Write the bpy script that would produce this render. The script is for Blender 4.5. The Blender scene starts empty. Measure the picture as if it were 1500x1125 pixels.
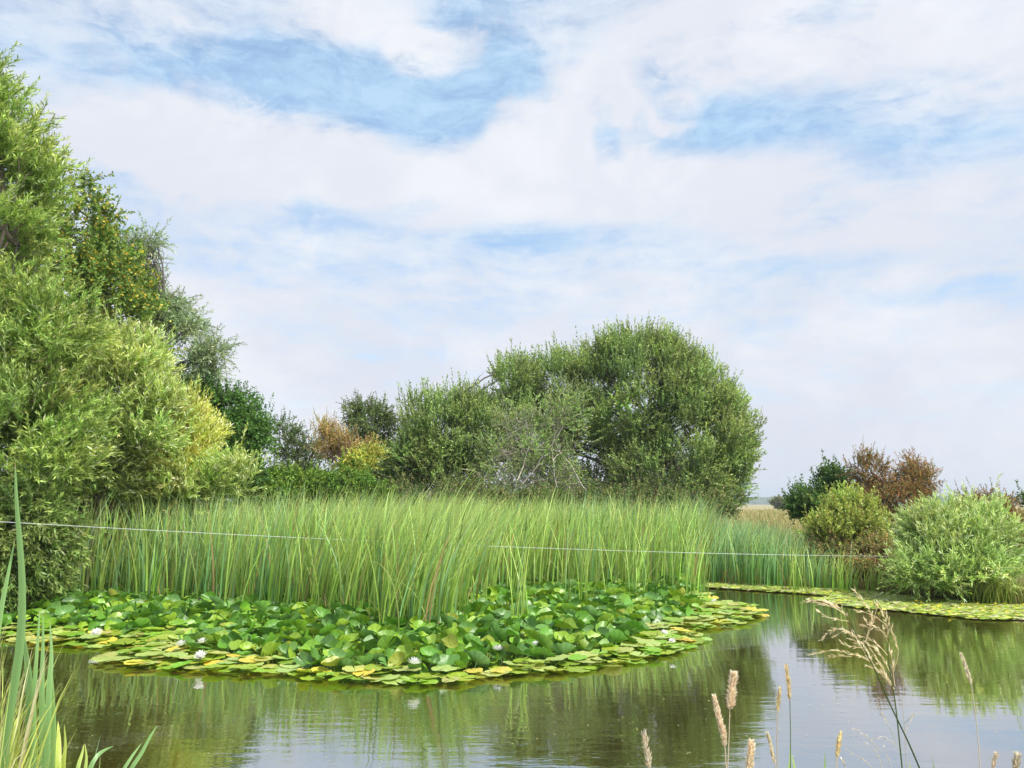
import bpy, math
import numpy as np
from mathutils import Vector
R = math.radians
scene = bpy.context.scene
COL = scene.collection

# ------------------------------------------------------------------ camera
F, CX, CY, HZ = 1177.0, 750.0, 562.5, 738.0          # focal length and horizon in photo pixels (1500 x 1125)
CAM_H = 1.75
PITCH = math.atan((HZ - CY) / F)
cd = bpy.data.cameras.new('camera'); cam = bpy.data.objects.new('camera', cd); COL.objects.link(cam)
cd.sensor_width = 36.0; cd.lens = 36.0 * F / 1500.0; cd.clip_start = 0.05; cd.clip_end = 9000
cam.location = (0, 0, CAM_H); cam.rotation_euler = (math.pi / 2 + PITCH, 0, 0)
scene.camera = cam

# ------------------------------------------------------------------ light
SUN_AZ, SUN_EL = R(128), R(52)      # azimuth from +Y (view direction) clockwise: to the right and behind the camera
sd = bpy.data.lights.new('sun', 'SUN'); sun = bpy.data.objects.new('sun', sd); COL.objects.link(sun)
sd.energy = 4.7; sd.angle = R(13); sd.color = (1.0, 0.95, 0.86)
sdir = Vector((math.sin(SUN_AZ) * math.cos(SUN_EL), math.cos(SUN_AZ) * math.cos(SUN_EL), math.sin(SUN_EL)))
sun.rotation_euler = sdir.to_track_quat('Z', 'Y').to_euler(); sun.location = (20, -20, 40)

vs = scene.view_settings
vs.view_transform = 'Standard'; vs.look = 'None'; vs.gamma = 1.0; vs.exposure = 0.56; vs.use_curve_mapping = False

# ------------------------------------------------------------------ node helpers
class NG:
    def __init__(s, tree): s.t = tree; s.n = tree.nodes; s.l = tree.links
    def node(s, typ, **kw):
        nd = s.n.new(typ)
        for k, v in kw.items(): setattr(nd, k, v)
        return nd
    def put(s, sock, v):
        if isinstance(v, bpy.types.NodeSocket): s.l.new(v, sock)
        elif v is not None: sock.default_value = v
    def m(s, op, a, b=None, c=None, clamp=False):
        nd = s.node('ShaderNodeMath', operation=op); nd.use_clamp = clamp
        for i, v in enumerate((a, b, c)):
            if v is not None: s.put(nd.inputs[i], v)
        return nd.outputs[0]
    def smooth(s, v, lo, hi):
        nd = s.node('ShaderNodeMapRange', interpolation_type='SMOOTHSTEP')
        s.put(nd.inputs[0], v); nd.inputs[1].default_value = lo; nd.inputs[2].default_value = hi
        return nd.outputs[0]
    def mix(s, f, a, b, mode='MIX'):
        nd = s.node('ShaderNodeMix', data_type='RGBA', blend_type=mode)
        s.put(nd.inputs[0], f); s.put(nd.inputs[6], a); s.put(nd.inputs[7], b)
        return nd.outputs[2]
    def noise(s, vec, scale, detail=4, rough=0.55, dist=0.0):
        nd = s.node('ShaderNodeTexNoise'); s.put(nd.inputs['Vector'], vec)
        nd.inputs['Scale'].default_value = scale; nd.inputs['Detail'].default_value = detail
        nd.inputs['Roughness'].default_value = rough; nd.inputs['Distortion'].default_value = dist
        return nd.outputs['Fac']
    def comb(s, x, y, z=0.0):
        nd = s.node('ShaderNodeCombineXYZ')
        for i, v in enumerate((x, y, z)): s.put(nd.inputs[i], v)
        return nd.outputs[0]

def rgb(r, g, b): return (r, g, b, 1.0)

# ------------------------------------------------------------------ world: Nishita sky with a layer of thin cloud
world = bpy.data.worlds.new('World'); scene.world = world; world.use_nodes = True
g = NG(world.node_tree); g.n.clear()
SKYS = 0.10
sky = g.node('ShaderNodeTexSky', sky_type='NISHITA'); sky.sun_disc = False
sky.sun_elevation = SUN_EL; sky.sun_rotation = SUN_AZ; sky.air_density = 1.0; sky.dust_density = 0.6; sky.ozone_density = 1.4
tc = g.node('ShaderNodeTexCoord'); sep = g.node('ShaderNodeSeparateXYZ'); g.l.new(tc.outputs['Generated'], sep.inputs[0])
dx, dy, dz = sep.outputs
az = g.m('ARCTAN2', dx, dy); el = g.m('ARCSINE', g.m('MAXIMUM', dz, 0.0))
pl = g.m('ADD', g.m('MAXIMUM', dz, 0.0), 0.10)
px_, py_ = g.m('DIVIDE', dx, pl), g.m('DIVIDE', dy, pl)
layer = g.comb(px_, py_, 0.7)
ang = g.comb(az, g.m('MULTIPLY', el, 1.5), 0.0)
n1 = g.noise(layer, 0.95, 8, 0.60, 0.5)
n2 = g.noise(ang, 7.0, 8, 0.60, 0.6)
n3 = g.noise(ang, 2.6, 6, 0.55, 0.5)
n4 = g.noise(g.comb(g.m('ADD', az, g.m('MULTIPLY', g.m('SUBTRACT', n2, .5), .10)), g.m('ADD', g.m('MULTIPLY', el, 2.2), g.m('MULTIPLY', g.m('SUBTRACT', n3, .5), .25)), 1.7), 17.0, 8, .66, .3)
streak = g.noise(g.comb(g.m('MULTIPLY', az, 2.0), g.m('MULTIPLY', el, 11.0), 3.1), 2.2, 7, 0.62, 0.4)
wob = g.m('ADD', g.m('SUBTRACT', n2, 0.5), g.m('MULTIPLY', g.m('SUBTRACT', n4, 0.5), 0.45))
def pixdir(x, y):
    cx, cy = (x - CX) / F, (CY - y) / F
    c, s = math.cos(PITCH), math.sin(PITCH)
    v = Vector((cx, c - cy * s, s + cy * c)); v.normalize(); return v
def blob(x, y, rx, ry, amp, soft=0.5, w=0.9, noise=None, flat=0.0):
    """a bank of cloud (amp > 0) or a hole (amp < 0) in the direction of a point of the photograph"""
    d = pixdir(x, y); a0, e0 = math.atan2(d.x, d.y), math.asin(d.z)
    u = g.m('MULTIPLY', g.m('SUBTRACT', az, a0), F / rx); v = g.m('MULTIPLY', g.m('SUBTRACT', el, e0), F / ry)
    r = g.m('SQRT', g.m('ADD', g.m('MULTIPLY', u, u), g.m('MULTIPLY', v, v)))
    r = g.m('ADD', r, g.m('MULTIPLY', noise or wob, w * 3.0))
    return g.m('MULTIPLY', g.m('SUBTRACT', 1.0, g.smooth(r, 1.0 - soft * (1.25 if amp < 0 else 1.0), 1.0 + soft * (1.25 if amp < 0 else 1.0))), amp)
low = g.m('SUBTRACT', 1.0, g.smooth(el, R(7), R(25)))
dens = g.m('ADD', g.m('MULTIPLY', low, 0.50), 0.17)
dens = g.m('ADD', dens, g.m('MULTIPLY', g.m('SUBTRACT', n1, 0.5), 0.45))
dens = g.m('ADD', dens, g.m('MULTIPLY', g.m('SUBTRACT', n3, 0.5), 0.35))
dens = g.m('ADD', dens, g.m('MULTIPLY', g.m('SUBTRACT', streak, 0.5), 1.1))
dens = g.m('ADD', dens, g.m('MULTIPLY', g.m('SUBTRACT', n4, 0.5), 1.15))
swob = g.m('MULTIPLY', g.m('SUBTRACT', streak, 0.5), 0.8)
for b in [(360, 212, 195, 80, .85, .28, .45), (785, 215, 85, 66, .95, .22, .32), (860, 262, 230, 60, .55, .5, .6), (590, 250, 200, 60, .5, .5, .6),
          (1160, 55, 430, 75, .62, .5, .7), (1380, 120, 260, 45, .5, .5, .6), (625, 80, 75, 36, .85, .3, .6), (495, 20, 130, 40, .6, .5, .7),
          (870, 135, 62, 50, .75, .4, .8), (935, 190, 30, 45, .6, .4, .8), (995, 165, 45, 24, .6, .4, .9), (1300, 290, 330, 60, .5, .6, .6), (1050, 245, 170, 30, .45, .5, .5),
          (130, 190, 140, 80, .35, .6, .6), (200, 30, 200, 50, .25, .6, .7)]:
    dens = g.m('ADD', dens, blob(*b))
for b in [(650, 150, 240, 55, -.70, .6, .6), (700, 45, 90, 45, -.4, .6, .7), (1110, 178, 230, 50, -.70, .6, .6), (1230, 12, 70, 22, -.4, .6, .7),
          (1430, 225, 160, 40, -.5, .7, .5), (410, 60, 60, 60, -.35, .7, .7), (330, 110, 170, 34, -.35, .7, .6), (185, 235, 40, 50, -.3, .8, .6),
          (820, 100, 170, 34, -.40, .7, .8), (980, 190, 110, 40, -.30, .7, .7), (290, 140, 200, 34, -.40, .8, .6), (480, 120, 160, 50, -.30, .8, .6), (600, 205, 90, 25, -.3, .6, .5), (815, 345, 120, 24, -.42, .8, .5), (1190, 388, 120, 12, -.42, .8, .35), (1400, 428, 110, 13, -.36, .8, .35), (420, 285, 80, 22, -.25, .8, .6),
          (1180, 320, 60, 26, -.25, .8, .5), (1440, 20, 100, 40, -.15, .8, .7)]:
    dens = g.m('ADD', dens, blob(*b))
cov = g.smooth(dens, -0.35, 0.85)
tone = g.m('ADD', g.m('MULTIPLY', g.smooth(g.m('ADD', g.m('MULTIPLY', n3, 0.6), g.m('MULTIPLY', n2, 0.4)), 0.40, 0.62), 0.75), g.m('MULTIPLY', g.smooth(el, R(4), R(26)), 0.25))
K = 1.0 / SKYS
cl = g.mix(tone, rgb(.520 * K, .540 * K, .605 * K), rgb(.620 * K, .637 * K, .672 * K))
blue = g.mix(1.0, sky.outputs[0], rgb(1.35, 1.42, 1.45), 'MULTIPLY')
veil = g.mix(g.m('ADD', .40, g.m('MULTIPLY', g.smooth(g.m('ADD', g.m('MULTIPLY', n4, .6), g.m('MULTIPLY', streak, .4)), .36, .62), .62)), blue, rgb(.35 * K, .50 * K, .66 * K))
col = g.mix(cov, veil, cl)
# below the horizon keep the plain sky colour
bg = g.node('ShaderNodeBackground'); g.put(bg.inputs[0], col); bg.inputs[1].default_value = SKYS
wo = g.node('ShaderNodeOutputWorld'); g.l.new(bg.outputs[0], wo.inputs[0])

# ------------------------------------------------------------------ pixel -> place
def ray(x, y): return np.array(pixdir(x, y))
def ground(x, y, z=0.0):
    d = ray(x, y); t = (z - CAM_H) / d[2]
    return np.array([0, 0, CAM_H]) + d * t
def at(x, y, Y):
    d = ray(x, y); return np.array([0, 0, CAM_H]) + d * (Y / d[1])
def ppm(Y): return F / Y                     # photo pixels per metre at distance Y
def water_poly(pts): return np.array([ground(x, y)[:2] for x, y in pts])

def inside(P, poly):
    x, y = P[:, 0], P[:, 1]; r = np.zeros(len(P), bool); n = len(poly)
    for i in range(n):
        x0, y0 = poly[i]; x1, y1 = poly[(i + 1) % n]
        c = ((y0 > y) != (y1 > y)) & (x < (x1 - x0) * (y - y0) / (y1 - y0 + 1e-12) + x0); r ^= c
    return r
def edge_dist(P, line, closed=True):
    best = np.full(len(P), 1e9); n = len(line)
    for i in range(n if closed else n - 1):
        a = line[i]; b = line[(i + 1) % n]; ab = b - a
        t = np.clip(((P - a) @ ab) / (ab @ ab + 1e-12), 0, 1)
        best = np.minimum(best, np.hypot(*(P - a - t[:, None] * ab).T))
    return best
def scatter(poly, n, rng):
    lo, hi = poly.min(0), poly.max(0); out = []
    tot = 0
    while tot < n:
        P = rng.uniform(lo, hi, (n * 3, 2)); P = P[inside(P, poly)]; out.append(P); tot += len(P)
    return np.concatenate(out)[:n]

# ------------------------------------------------------------------ mesh helpers
def make_mesh(name, V, Q, mat=None, C=None, smooth=False):
    me = bpy.data.meshes.new(name); V = np.asarray(V, np.float32); Q = np.asarray(Q, np.int32)
    me.vertices.add(len(V)); me.vertices.foreach_set('co', V.ravel())
    k = Q.shape[1]; me.loops.add(Q.size); me.loops.foreach_set('vertex_index', Q.ravel())
    me.polygons.add(len(Q)); me.polygons.foreach_set('loop_start', np.arange(0, Q.size, k, dtype=np.int32))
    me.polygons.foreach_set('loop_total', np.full(len(Q), k, np.int32))
    if smooth: me.polygons.foreach_set('use_smooth', np.ones(len(Q), bool))
    if C is not None:
        at_ = me.attributes.new('Col', 'FLOAT_COLOR', 'POINT')
        c4 = np.ones((len(V), 4), np.float32); c4[:, :3] = np.clip(C, 0, 1); at_.data.foreach_set('color', c4.ravel())
    me.update(calc_edges=True); me.validate()
    if mat: me.materials.append(mat)
    return me
def link(name, me, parent=None, loc=None):
    o = bpy.data.objects.new(name, me); COL.objects.link(o)
    if parent: o.parent = parent
    if loc is not None: o.location = loc
    return o
def tag(o, label=None, cat=None, group=None, kind=None):
    if label: o['label'] = label
    if cat: o['category'] = cat
    if group: o['group'] = group
    if kind: o['kind'] = kind
    return o
def thing(name, loc, label, cat, group=None):
    o = bpy.data.objects.new(name, None); COL.objects.link(o); o.location = loc; o.empty_display_size = .2
    return tag(o, label, cat, group)
class Acc:
    def __init__(s): s.V = []; s.Q = []; s.C = []; s.n = 0
    def add(s, V, Q, C):
        V = np.asarray(V, float).reshape(-1, 3); C = np.asarray(C, float)
        if C.ndim == 1: C = np.tile(C, (len(V), 1))
        s.V.append(V); s.Q.append(np.asarray(Q) + s.n); s.C.append(C); s.n += len(V)
    def mesh(s, name, mat, origin=(0, 0, 0), smooth=False):
        return make_mesh(name, np.concatenate(s.V) - np.array(origin), np.concatenate(s.Q), mat, np.concatenate(s.C), smooth)
def unit(v): return v / (np.linalg.norm(v, axis=-1, keepdims=True) + 1e-9)
def tube(P, r, sides=5):
    """a tapered tube along the points P"""
    P = np.asarray(P, float); n = len(P); r = np.broadcast_to(np.asarray(r, float), (n,))
    T = unit(np.gradient(P, axis=0)); up = np.array([0.31, 0.17, 0.93]) if abs(T[0] @ np.array([.31, .17, .93])) < .9 else np.array([1., 0, 0])
    A = unit(np.cross(T, up)); B = np.cross(T, A); a = np.arange(sides) * 2 * math.pi / sides
    V = P[:, None] + r[:, None, None] * (np.cos(a)[None, :, None] * A[:, None] + np.sin(a)[None, :, None] * B[:, None])
    i = np.arange(n - 1)[:, None] * sides; j = np.arange(sides)[None]; j2 = (j + 1) % sides
    Q = np.stack([i + j, i + j2, i + sides + j2, i + sides + j], -1).reshape(-1, 4)
    return V.reshape(-1, 3), Q
def leaves(P, D, S, L, W, C, fold=0.25, tipc=None):
    """one four-cornered folded leaf per row: base P, direction D, side S, length L, width W, colour C"""
    N = np.cross(D, S); L = L[:, None]; W = W[:, None]
    m = P + D * L * 0.45
    V = np.stack([P, m + S * W * .5 + N * W * fold, P + D * L, m - S * W * .5 + N * W * fold], 1)
    n = len(P); Q = np.arange(4 * n).reshape(n, 4)
    return V.reshape(-1, 3), Q, np.repeat(C, 4, 0)
def ribbons(B, H, lean, W, face, C0, C1, segs=6, power=2.2, droop=0.0, tipw=0.05, belly=0.25):
    """one grass blade per row: base B, height H, sideways lean of the tip, width W, facing angle, colours at base and tip"""
    n = len(B); t = np.linspace(0, 1, segs + 1)[None, :, None]
    H = np.broadcast_to(np.asarray(H, float), (n,)); W = np.broadcast_to(np.asarray(W, float), (n,))
    droop = np.broadcast_to(np.asarray(droop, float), (n,))
    P = B[:, None, :] + np.concatenate([lean[:, None, :] * t ** power, H[:, None, None] * t - (droop * H)[:, None, None] * t ** 4], -1)
    f = face[:, None, None] + t * 0.9
    S = np.concatenate([np.cos(f), np.sin(f), np.zeros_like(f)], -1)
    w = W[:, None, None] * np.maximum(tipw, (1 - t ** 3.2)) * (1 - belly + belly * np.sin(np.pi * np.clip(t * 1.4, 0, 1)))
    V = np.stack([P - S * w / 2, P + S * w / 2], 2)                     # n, segs+1, 2, 3
    C = C0[:, None, None, :] * (1 - t[..., None]) + C1[:, None, None, :] * t[..., None]; C = np.broadcast_to(C, V.shape)
    base = np.arange(n)[:, None] * (segs + 1) * 2 + np.arange(segs)[None] * 2
    Q = np.stack([base, base + 1, base + 3, base + 2], -1).reshape(-1, 4)
    return V.reshape(-1, 3), Q, C.reshape(-1, 3)

# ------------------------------------------------------------------ materials
def mat_new(name):
    m = bpy.data.materials.new(name); m.use_nodes = True; g = NG(m.node_tree); g.n.clear()
    out = g.node('ShaderNodeOutputMaterial'); return m, g, out
def leaf_mat(name, rough=0.5, spec=0.35, trans=0.35, use_obj=False, mottle=0.0, tcol=(1.15, 1.12, 0.7), bump=0.0):
    m, g, out = mat_new(name)
    a = g.node('ShaderNodeAttribute', attribute_name='Col').outputs['Color']
    if use_obj:
        oi = g.node('ShaderNodeObjectInfo'); a = g.mix(1.0, a, oi.outputs['Color'], 'MULTIPLY')
    p = g.node('ShaderNodeBsdfPrincipled')
    if mottle:
        tcn = g.node('ShaderNodeTexCoord')
        nz = g.noise(tcn.outputs['Object'], mottle, 4, .6)
        a = g.mix(g.m('MULTIPLY', g.smooth(nz, .42, .75), .45), a, g.mix(1.0, a, rgb(1.14, 1.10, .75), 'MULTIPLY'))
        sp_ = g.smooth(g.noise(tcn.outputs['Object'], mottle * 3.1, 3, .7), .68, .74)
        a = g.mix(g.m('MULTIPLY', sp_, .55), a, rgb(.16, .10, .03))
        if bump:
            bp = g.node('ShaderNodeBump'); bp.inputs['Strength'].default_value = bump; bp.inputs['Distance'].default_value = .02
            g.put(bp.inputs['Height'], nz); g.l.new(bp.outputs[0], p.inputs['Normal'])
    g.put(p.inputs['Base Color'], a); p.inputs['Roughness'].default_value = rough; p.inputs['Specular IOR Level'].default_value = spec
    if trans > 0:
        t = g.node('ShaderNodeBsdfTranslucent'); g.put(t.inputs[0], g.mix(1.0, a, rgb(*tcol), 'MULTIPLY'))
        mx = g.node('ShaderNodeMixShader'); mx.inputs[0].default_value = trans
        g.l.new(p.outputs[0], mx.inputs[1]); g.l.new(t.outputs[0], mx.inputs[2]); g.l.new(mx.outputs[0], out.inputs[0])
    else: g.l.new(p.outputs[0], out.inputs[0])
    return m
M_LEAF = leaf_mat('tree_leaf', .5, .28, .38)
M_REED = leaf_mat('reed_leaf', .45, .35, .36)
M_DRY = leaf_mat('dry_grass', .7, .2, .45, tcol=(1.1, 1.0, .8))
M_PAD = leaf_mat('lily_leaf', .43, .65, .18, use_obj=True, mottle=5.0, tcol=(1.3, 1.35, .4), bump=.25)
M_PADS = leaf_mat('lily_leaf_mass', .43, .65, .18, mottle=5.0, tcol=(1.3, 1.35, .4), bump=.25)
M_PETAL = leaf_mat('white_petal', .45, .3, .25, tcol=(1, 1, 1))
M_MAT = leaf_mat('floating_leaf', .4, .4, .1)
def bark_mat():
    m, g, out = mat_new('bark'); tcn = g.node('ShaderNodeTexCoord')
    a = g.node('ShaderNodeAttribute', attribute_name='Col').outputs['Color']
    nz = g.noise(tcn.outputs['Object'], 9.0, 5, .65)
    c = g.mix(g.smooth(nz, .3, .7), g.mix(1.0, a, rgb(.55, .52, .5), 'MULTIPLY'), a)
    p = g.node('ShaderNodeBsdfPrincipled'); g.put(p.inputs['Base Color'], c); p.inputs['Roughness'].default_value = .85
    bp = g.node('ShaderNodeBump'); bp.inputs['Strength'].default_value = .5; bp.inputs['Distance'].default_value = .02
    g.put(bp.inputs['Height'], nz); g.l.new(bp.outputs[0], p.inputs['Normal']); g.l.new(p.outputs[0], out.inputs[0]); return m
M_BARK = bark_mat()
def ground_mat():
    m, g, out = mat_new('bank_soil_and_field'); geo = g.node('ShaderNodeNewGeometry')
    pos = geo.outputs['Position']; sp = g.node('ShaderNodeSeparateXYZ'); g.l.new(pos, sp.inputs[0])
    a = g.noise(pos, .35, 6, .6); b = g.noise(pos, 6.0, 5, .65); far = g.noise(pos, .02, 4, .5)
    wet = g.mix(b, rgb(.030, .024, .013), rgb(.075, .062, .032))
    grass = g.mix(g.smooth(a, .35, .65), rgb(.10, .13, .035), rgb(.20, .17, .075))
    dry = g.mix(g.smooth(far, .4, .6), rgb(.34, .27, .13), rgb(.26, .25, .10))
    c = g.mix(g.smooth(sp.outputs[2], .05, .22), wet, grass)
    c = g.mix(g.smooth(sp.outputs[1], 22, 30), c, dry)
    c = g.mix(.5, c, g.mix(1.0, c, g.mix(b, rgb(.5, .5, .5), rgb(1.4, 1.4, 1.3)), 'MULTIPLY'))
    p = g.node('ShaderNodeBsdfPrincipled'); g.put(p.inputs['Base Color'], c); p.inputs['Roughness'].default_value = .95
    bp = g.node('ShaderNodeBump'); bp.inputs['Strength'].default_value = .8; bp.inputs['Distance'].default_value = .05
    g.put(bp.inputs['Height'], b); g.l.new(bp.outputs[0], p.inputs['Normal']); g.l.new(p.outputs[0], out.inputs[0]); return m
def water_mat():
    m, g, out = mat_new('pond_water'); geo = g.node('ShaderNodeNewGeometry')
    sp = g.node('ShaderNodeSeparateXYZ'); g.l.new(geo.outputs['Position'], sp.inputs[0]); x, y = sp.outputs[0], sp.outputs[1]
    calm = g.smooth(g.noise(g.comb(x, y, 1.3), .22, 3, .5, .6), .36, .64)
    w1 = g.noise(g.comb(g.m('MULTIPLY', x, 1.0), g.m('MULTIPLY', y, 3.4), .2), 1.0, 3, .5, .5)
    w2 = g.noise(g.comb(g.m('MULTIPLY', x, 2.6), g.m('MULTIPLY', y, 9.0), 4.2), 1.0, 3, .55, .3)
    w3 = g.noise(g.comb(g.m('MULTIPLY', x, .55), g.m('MULTIPLY', y, 1.1), 7.7), 1.0, 2, .5, .3)
    h = g.m('ADD', g.m('ADD', g.m('MULTIPLY', w1, .0016), g.m('MULTIPLY', w3, .001)), g.m('MULTIPLY', w2, g.m('ADD', .0005, g.m('MULTIPLY', calm, .0022))))
    bp = g.node('ShaderNodeBump'); bp.inputs['Strength'].default_value = 1.0; bp.inputs['Distance'].default_value = 1.0; g.put(bp.inputs['Height'], h)
    murk = g.mix(g.noise(g.comb(x, y, 0.0), .5, 4, .5), rgb(.034, .026, .005), rgb(.050, .036, .008))
    p = g.node('ShaderNodeBsdfDiffuse'); g.put(p.inputs[0], murk)
    gl = g.node('ShaderNodeBsdfGlossy'); gl.inputs['Roughness'].default_value = .03; gl.inputs[0].default_value = rgb(.96, .98, 1.0); g.l.new(bp.outputs[0], gl.inputs['Normal'])
    fr = g.node('ShaderNodeFresnel'); fr.inputs[0].default_value = 1.45; g.l.new(bp.outputs[0], fr.inputs['Normal'])
    mx = g.node('ShaderNodeMixShader'); g.put(mx.inputs[0], g.m('ADD', .50, g.m('MULTIPLY', fr.outputs[0], .50)))
    g.l.new(p.outputs[0], mx.inputs[1]); g.l.new(gl.outputs[0], mx.inputs[2]); g.l.new(mx.outputs[0], out.inputs[0]); return m
def plain_mat(name, c, rough=.5, spec=.5, metal=0.0):
    m, g, out = mat_new(name); p = g.node('ShaderNodeBsdfPrincipled'); tcn = g.node('ShaderNodeTexCoord')
    nz = g.noise(tcn.outputs['Object'], 30.0, 3, .5)
    g.put(p.inputs['Base Color'], g.mix(nz, rgb(*[v * .8 for v in c]), rgb(*[min(1, v * 1.15) for v in c])))
    p.inputs['Roughness'].default_value = rough; p.inputs['Specular IOR Level'].default_value = spec; p.inputs['Metallic'].default_value = metal
    g.l.new(p.outputs[0], out.inputs[0]); return m

# ------------------------------------------------------------------ terrain and water
near_edge = 2.5
pond = np.array([[-14, near_edge - .3], [-5, near_edge + .1], [0, near_edge], [6, near_edge - .1], [26, near_edge - .6], [30, 9], list(ground(1700, 880)[:2]), list(ground(1500, 874)[:2]),
                 list(ground(1400, 872)[:2]), list(ground(1290, 862)[:2]), list(ground(1200, 856)[:2]), list(ground(1100, 850)[:2]), list(ground(1040, 842)[:2]),
                 [3.0, 20.5], [-2.0, 21.0], [-7.0, 20.0], list(ground(150, 850)[:2]), list(ground(60, 868)[:2]), list(ground(-150, 880)[:2]), [-16, 12]])
def axis(lo, hi, step, far):
    a = list(np.arange(lo, hi + 1e-6, step)); s = step; v = hi
    while v < far: s *= 1.22; v += s; a.append(min(v, far))
    s = step; v = lo; b = []
    while v > -far: s *= 1.22; v -= s; b.append(max(v, -far))
    return np.array(b[::-1] + a)
FAR = 3000.0
gx, gy = axis(-20, 24, .4, FAR), axis(-2, 30, .4, FAR)
X, Y = np.meshgrid(gx, gy); P2 = np.stack([X.ravel(), Y.ravel()], 1)
d = edge_dist(P2, pond); ins = inside(P2, pond)
rngG = np.random.default_rng(5)
bumpz = .05 * np.sin(P2[:, 0] * 1.7 + np.sin(P2[:, 1] * 1.1)) * np.cos(P2[:, 1] * 1.3)
Z = np.where(ins, -np.minimum(.9, .45 * d), np.minimum(.30, .5 * d) + bumpz * np.clip(d, 0, 1))
V = np.column_stack([P2, Z]); nx, ny = len(gx), len(gy)
i = (np.arange(ny - 1)[:, None] * nx + np.arange(nx - 1)[None]).ravel()
tag(link('ground', make_mesh('ground', V, np.stack([i, i + 1, i + nx + 1, i + nx], 1), ground_mat(), None, True)), kind='structure')
wv = [[-60, 1.0, 0], [60, 1.0, 0], [60, 24, 0], [-60, 24, 0]]
tag(link('water', make_mesh('water', wv, [[0, 1, 2, 3]], water_mat())), kind='structure')

# far wooded hills
rng = np.random.default_rng(11)
def ridge(name, Y0, h, amp, label_seed, x0, x1, rough):
    r = np.random.default_rng(label_seed); n = 900; xs = np.linspace(x0, x1, n)
    prof = h + amp * (np.sin(xs / 310 + label_seed) * .6 + np.sin(xs / 127 + 2) * .3)
    prof += rough * np.convolve(r.normal(0, 1, n), np.ones(3) / 3, 'same')
    rows = []
    for k, (f, yo) in enumerate([(0, 0), (.45, 6), (.8, 14), (1.0, 30), (1.0, 90), (0, 160)]):
        z = prof * f + (r.normal(0, rough * .7, n) if 0 < k < 5 else 0); rows.append(np.column_stack([xs, np.full(n, Y0 + yo) + r.normal(0, 3, n), np.maximum(z, -1 if k in (0, 5) else 0) - (.5 if k in (0, 5) else 0)]))
    V = np.concatenate(rows); m = len(rows); i = (np.arange(m - 1)[:, None] * n + np.arange(n - 1)[None]).ravel()
    return make_mesh(name, V, np.stack([i, i + 1, i + n + 1, i + n], 1), M_FAR)
def far_mat():
    m, g, out = mat_new('far_woodland'); geo = g.node('ShaderNodeNewGeometry')
    nz = g.noise(geo.outputs['Position'], .09, 5, .7)
    p = g.node('ShaderNodeBsdfPrincipled'); g.put(p.inputs['Base Color'], g.mix(g.smooth(nz, .35, .65), rgb(.035, .06, .025), rgb(.085, .115, .05))); p.inputs['Roughness'].default_value = .95
    g.l.new(p.outputs[0], out.inputs[0]); return m
M_FAR = far_mat()
tag(link('hills', ridge('hills', 1500, 16.0, 2.5, 3, -2600, 2600, .9)), kind='structure')

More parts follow.
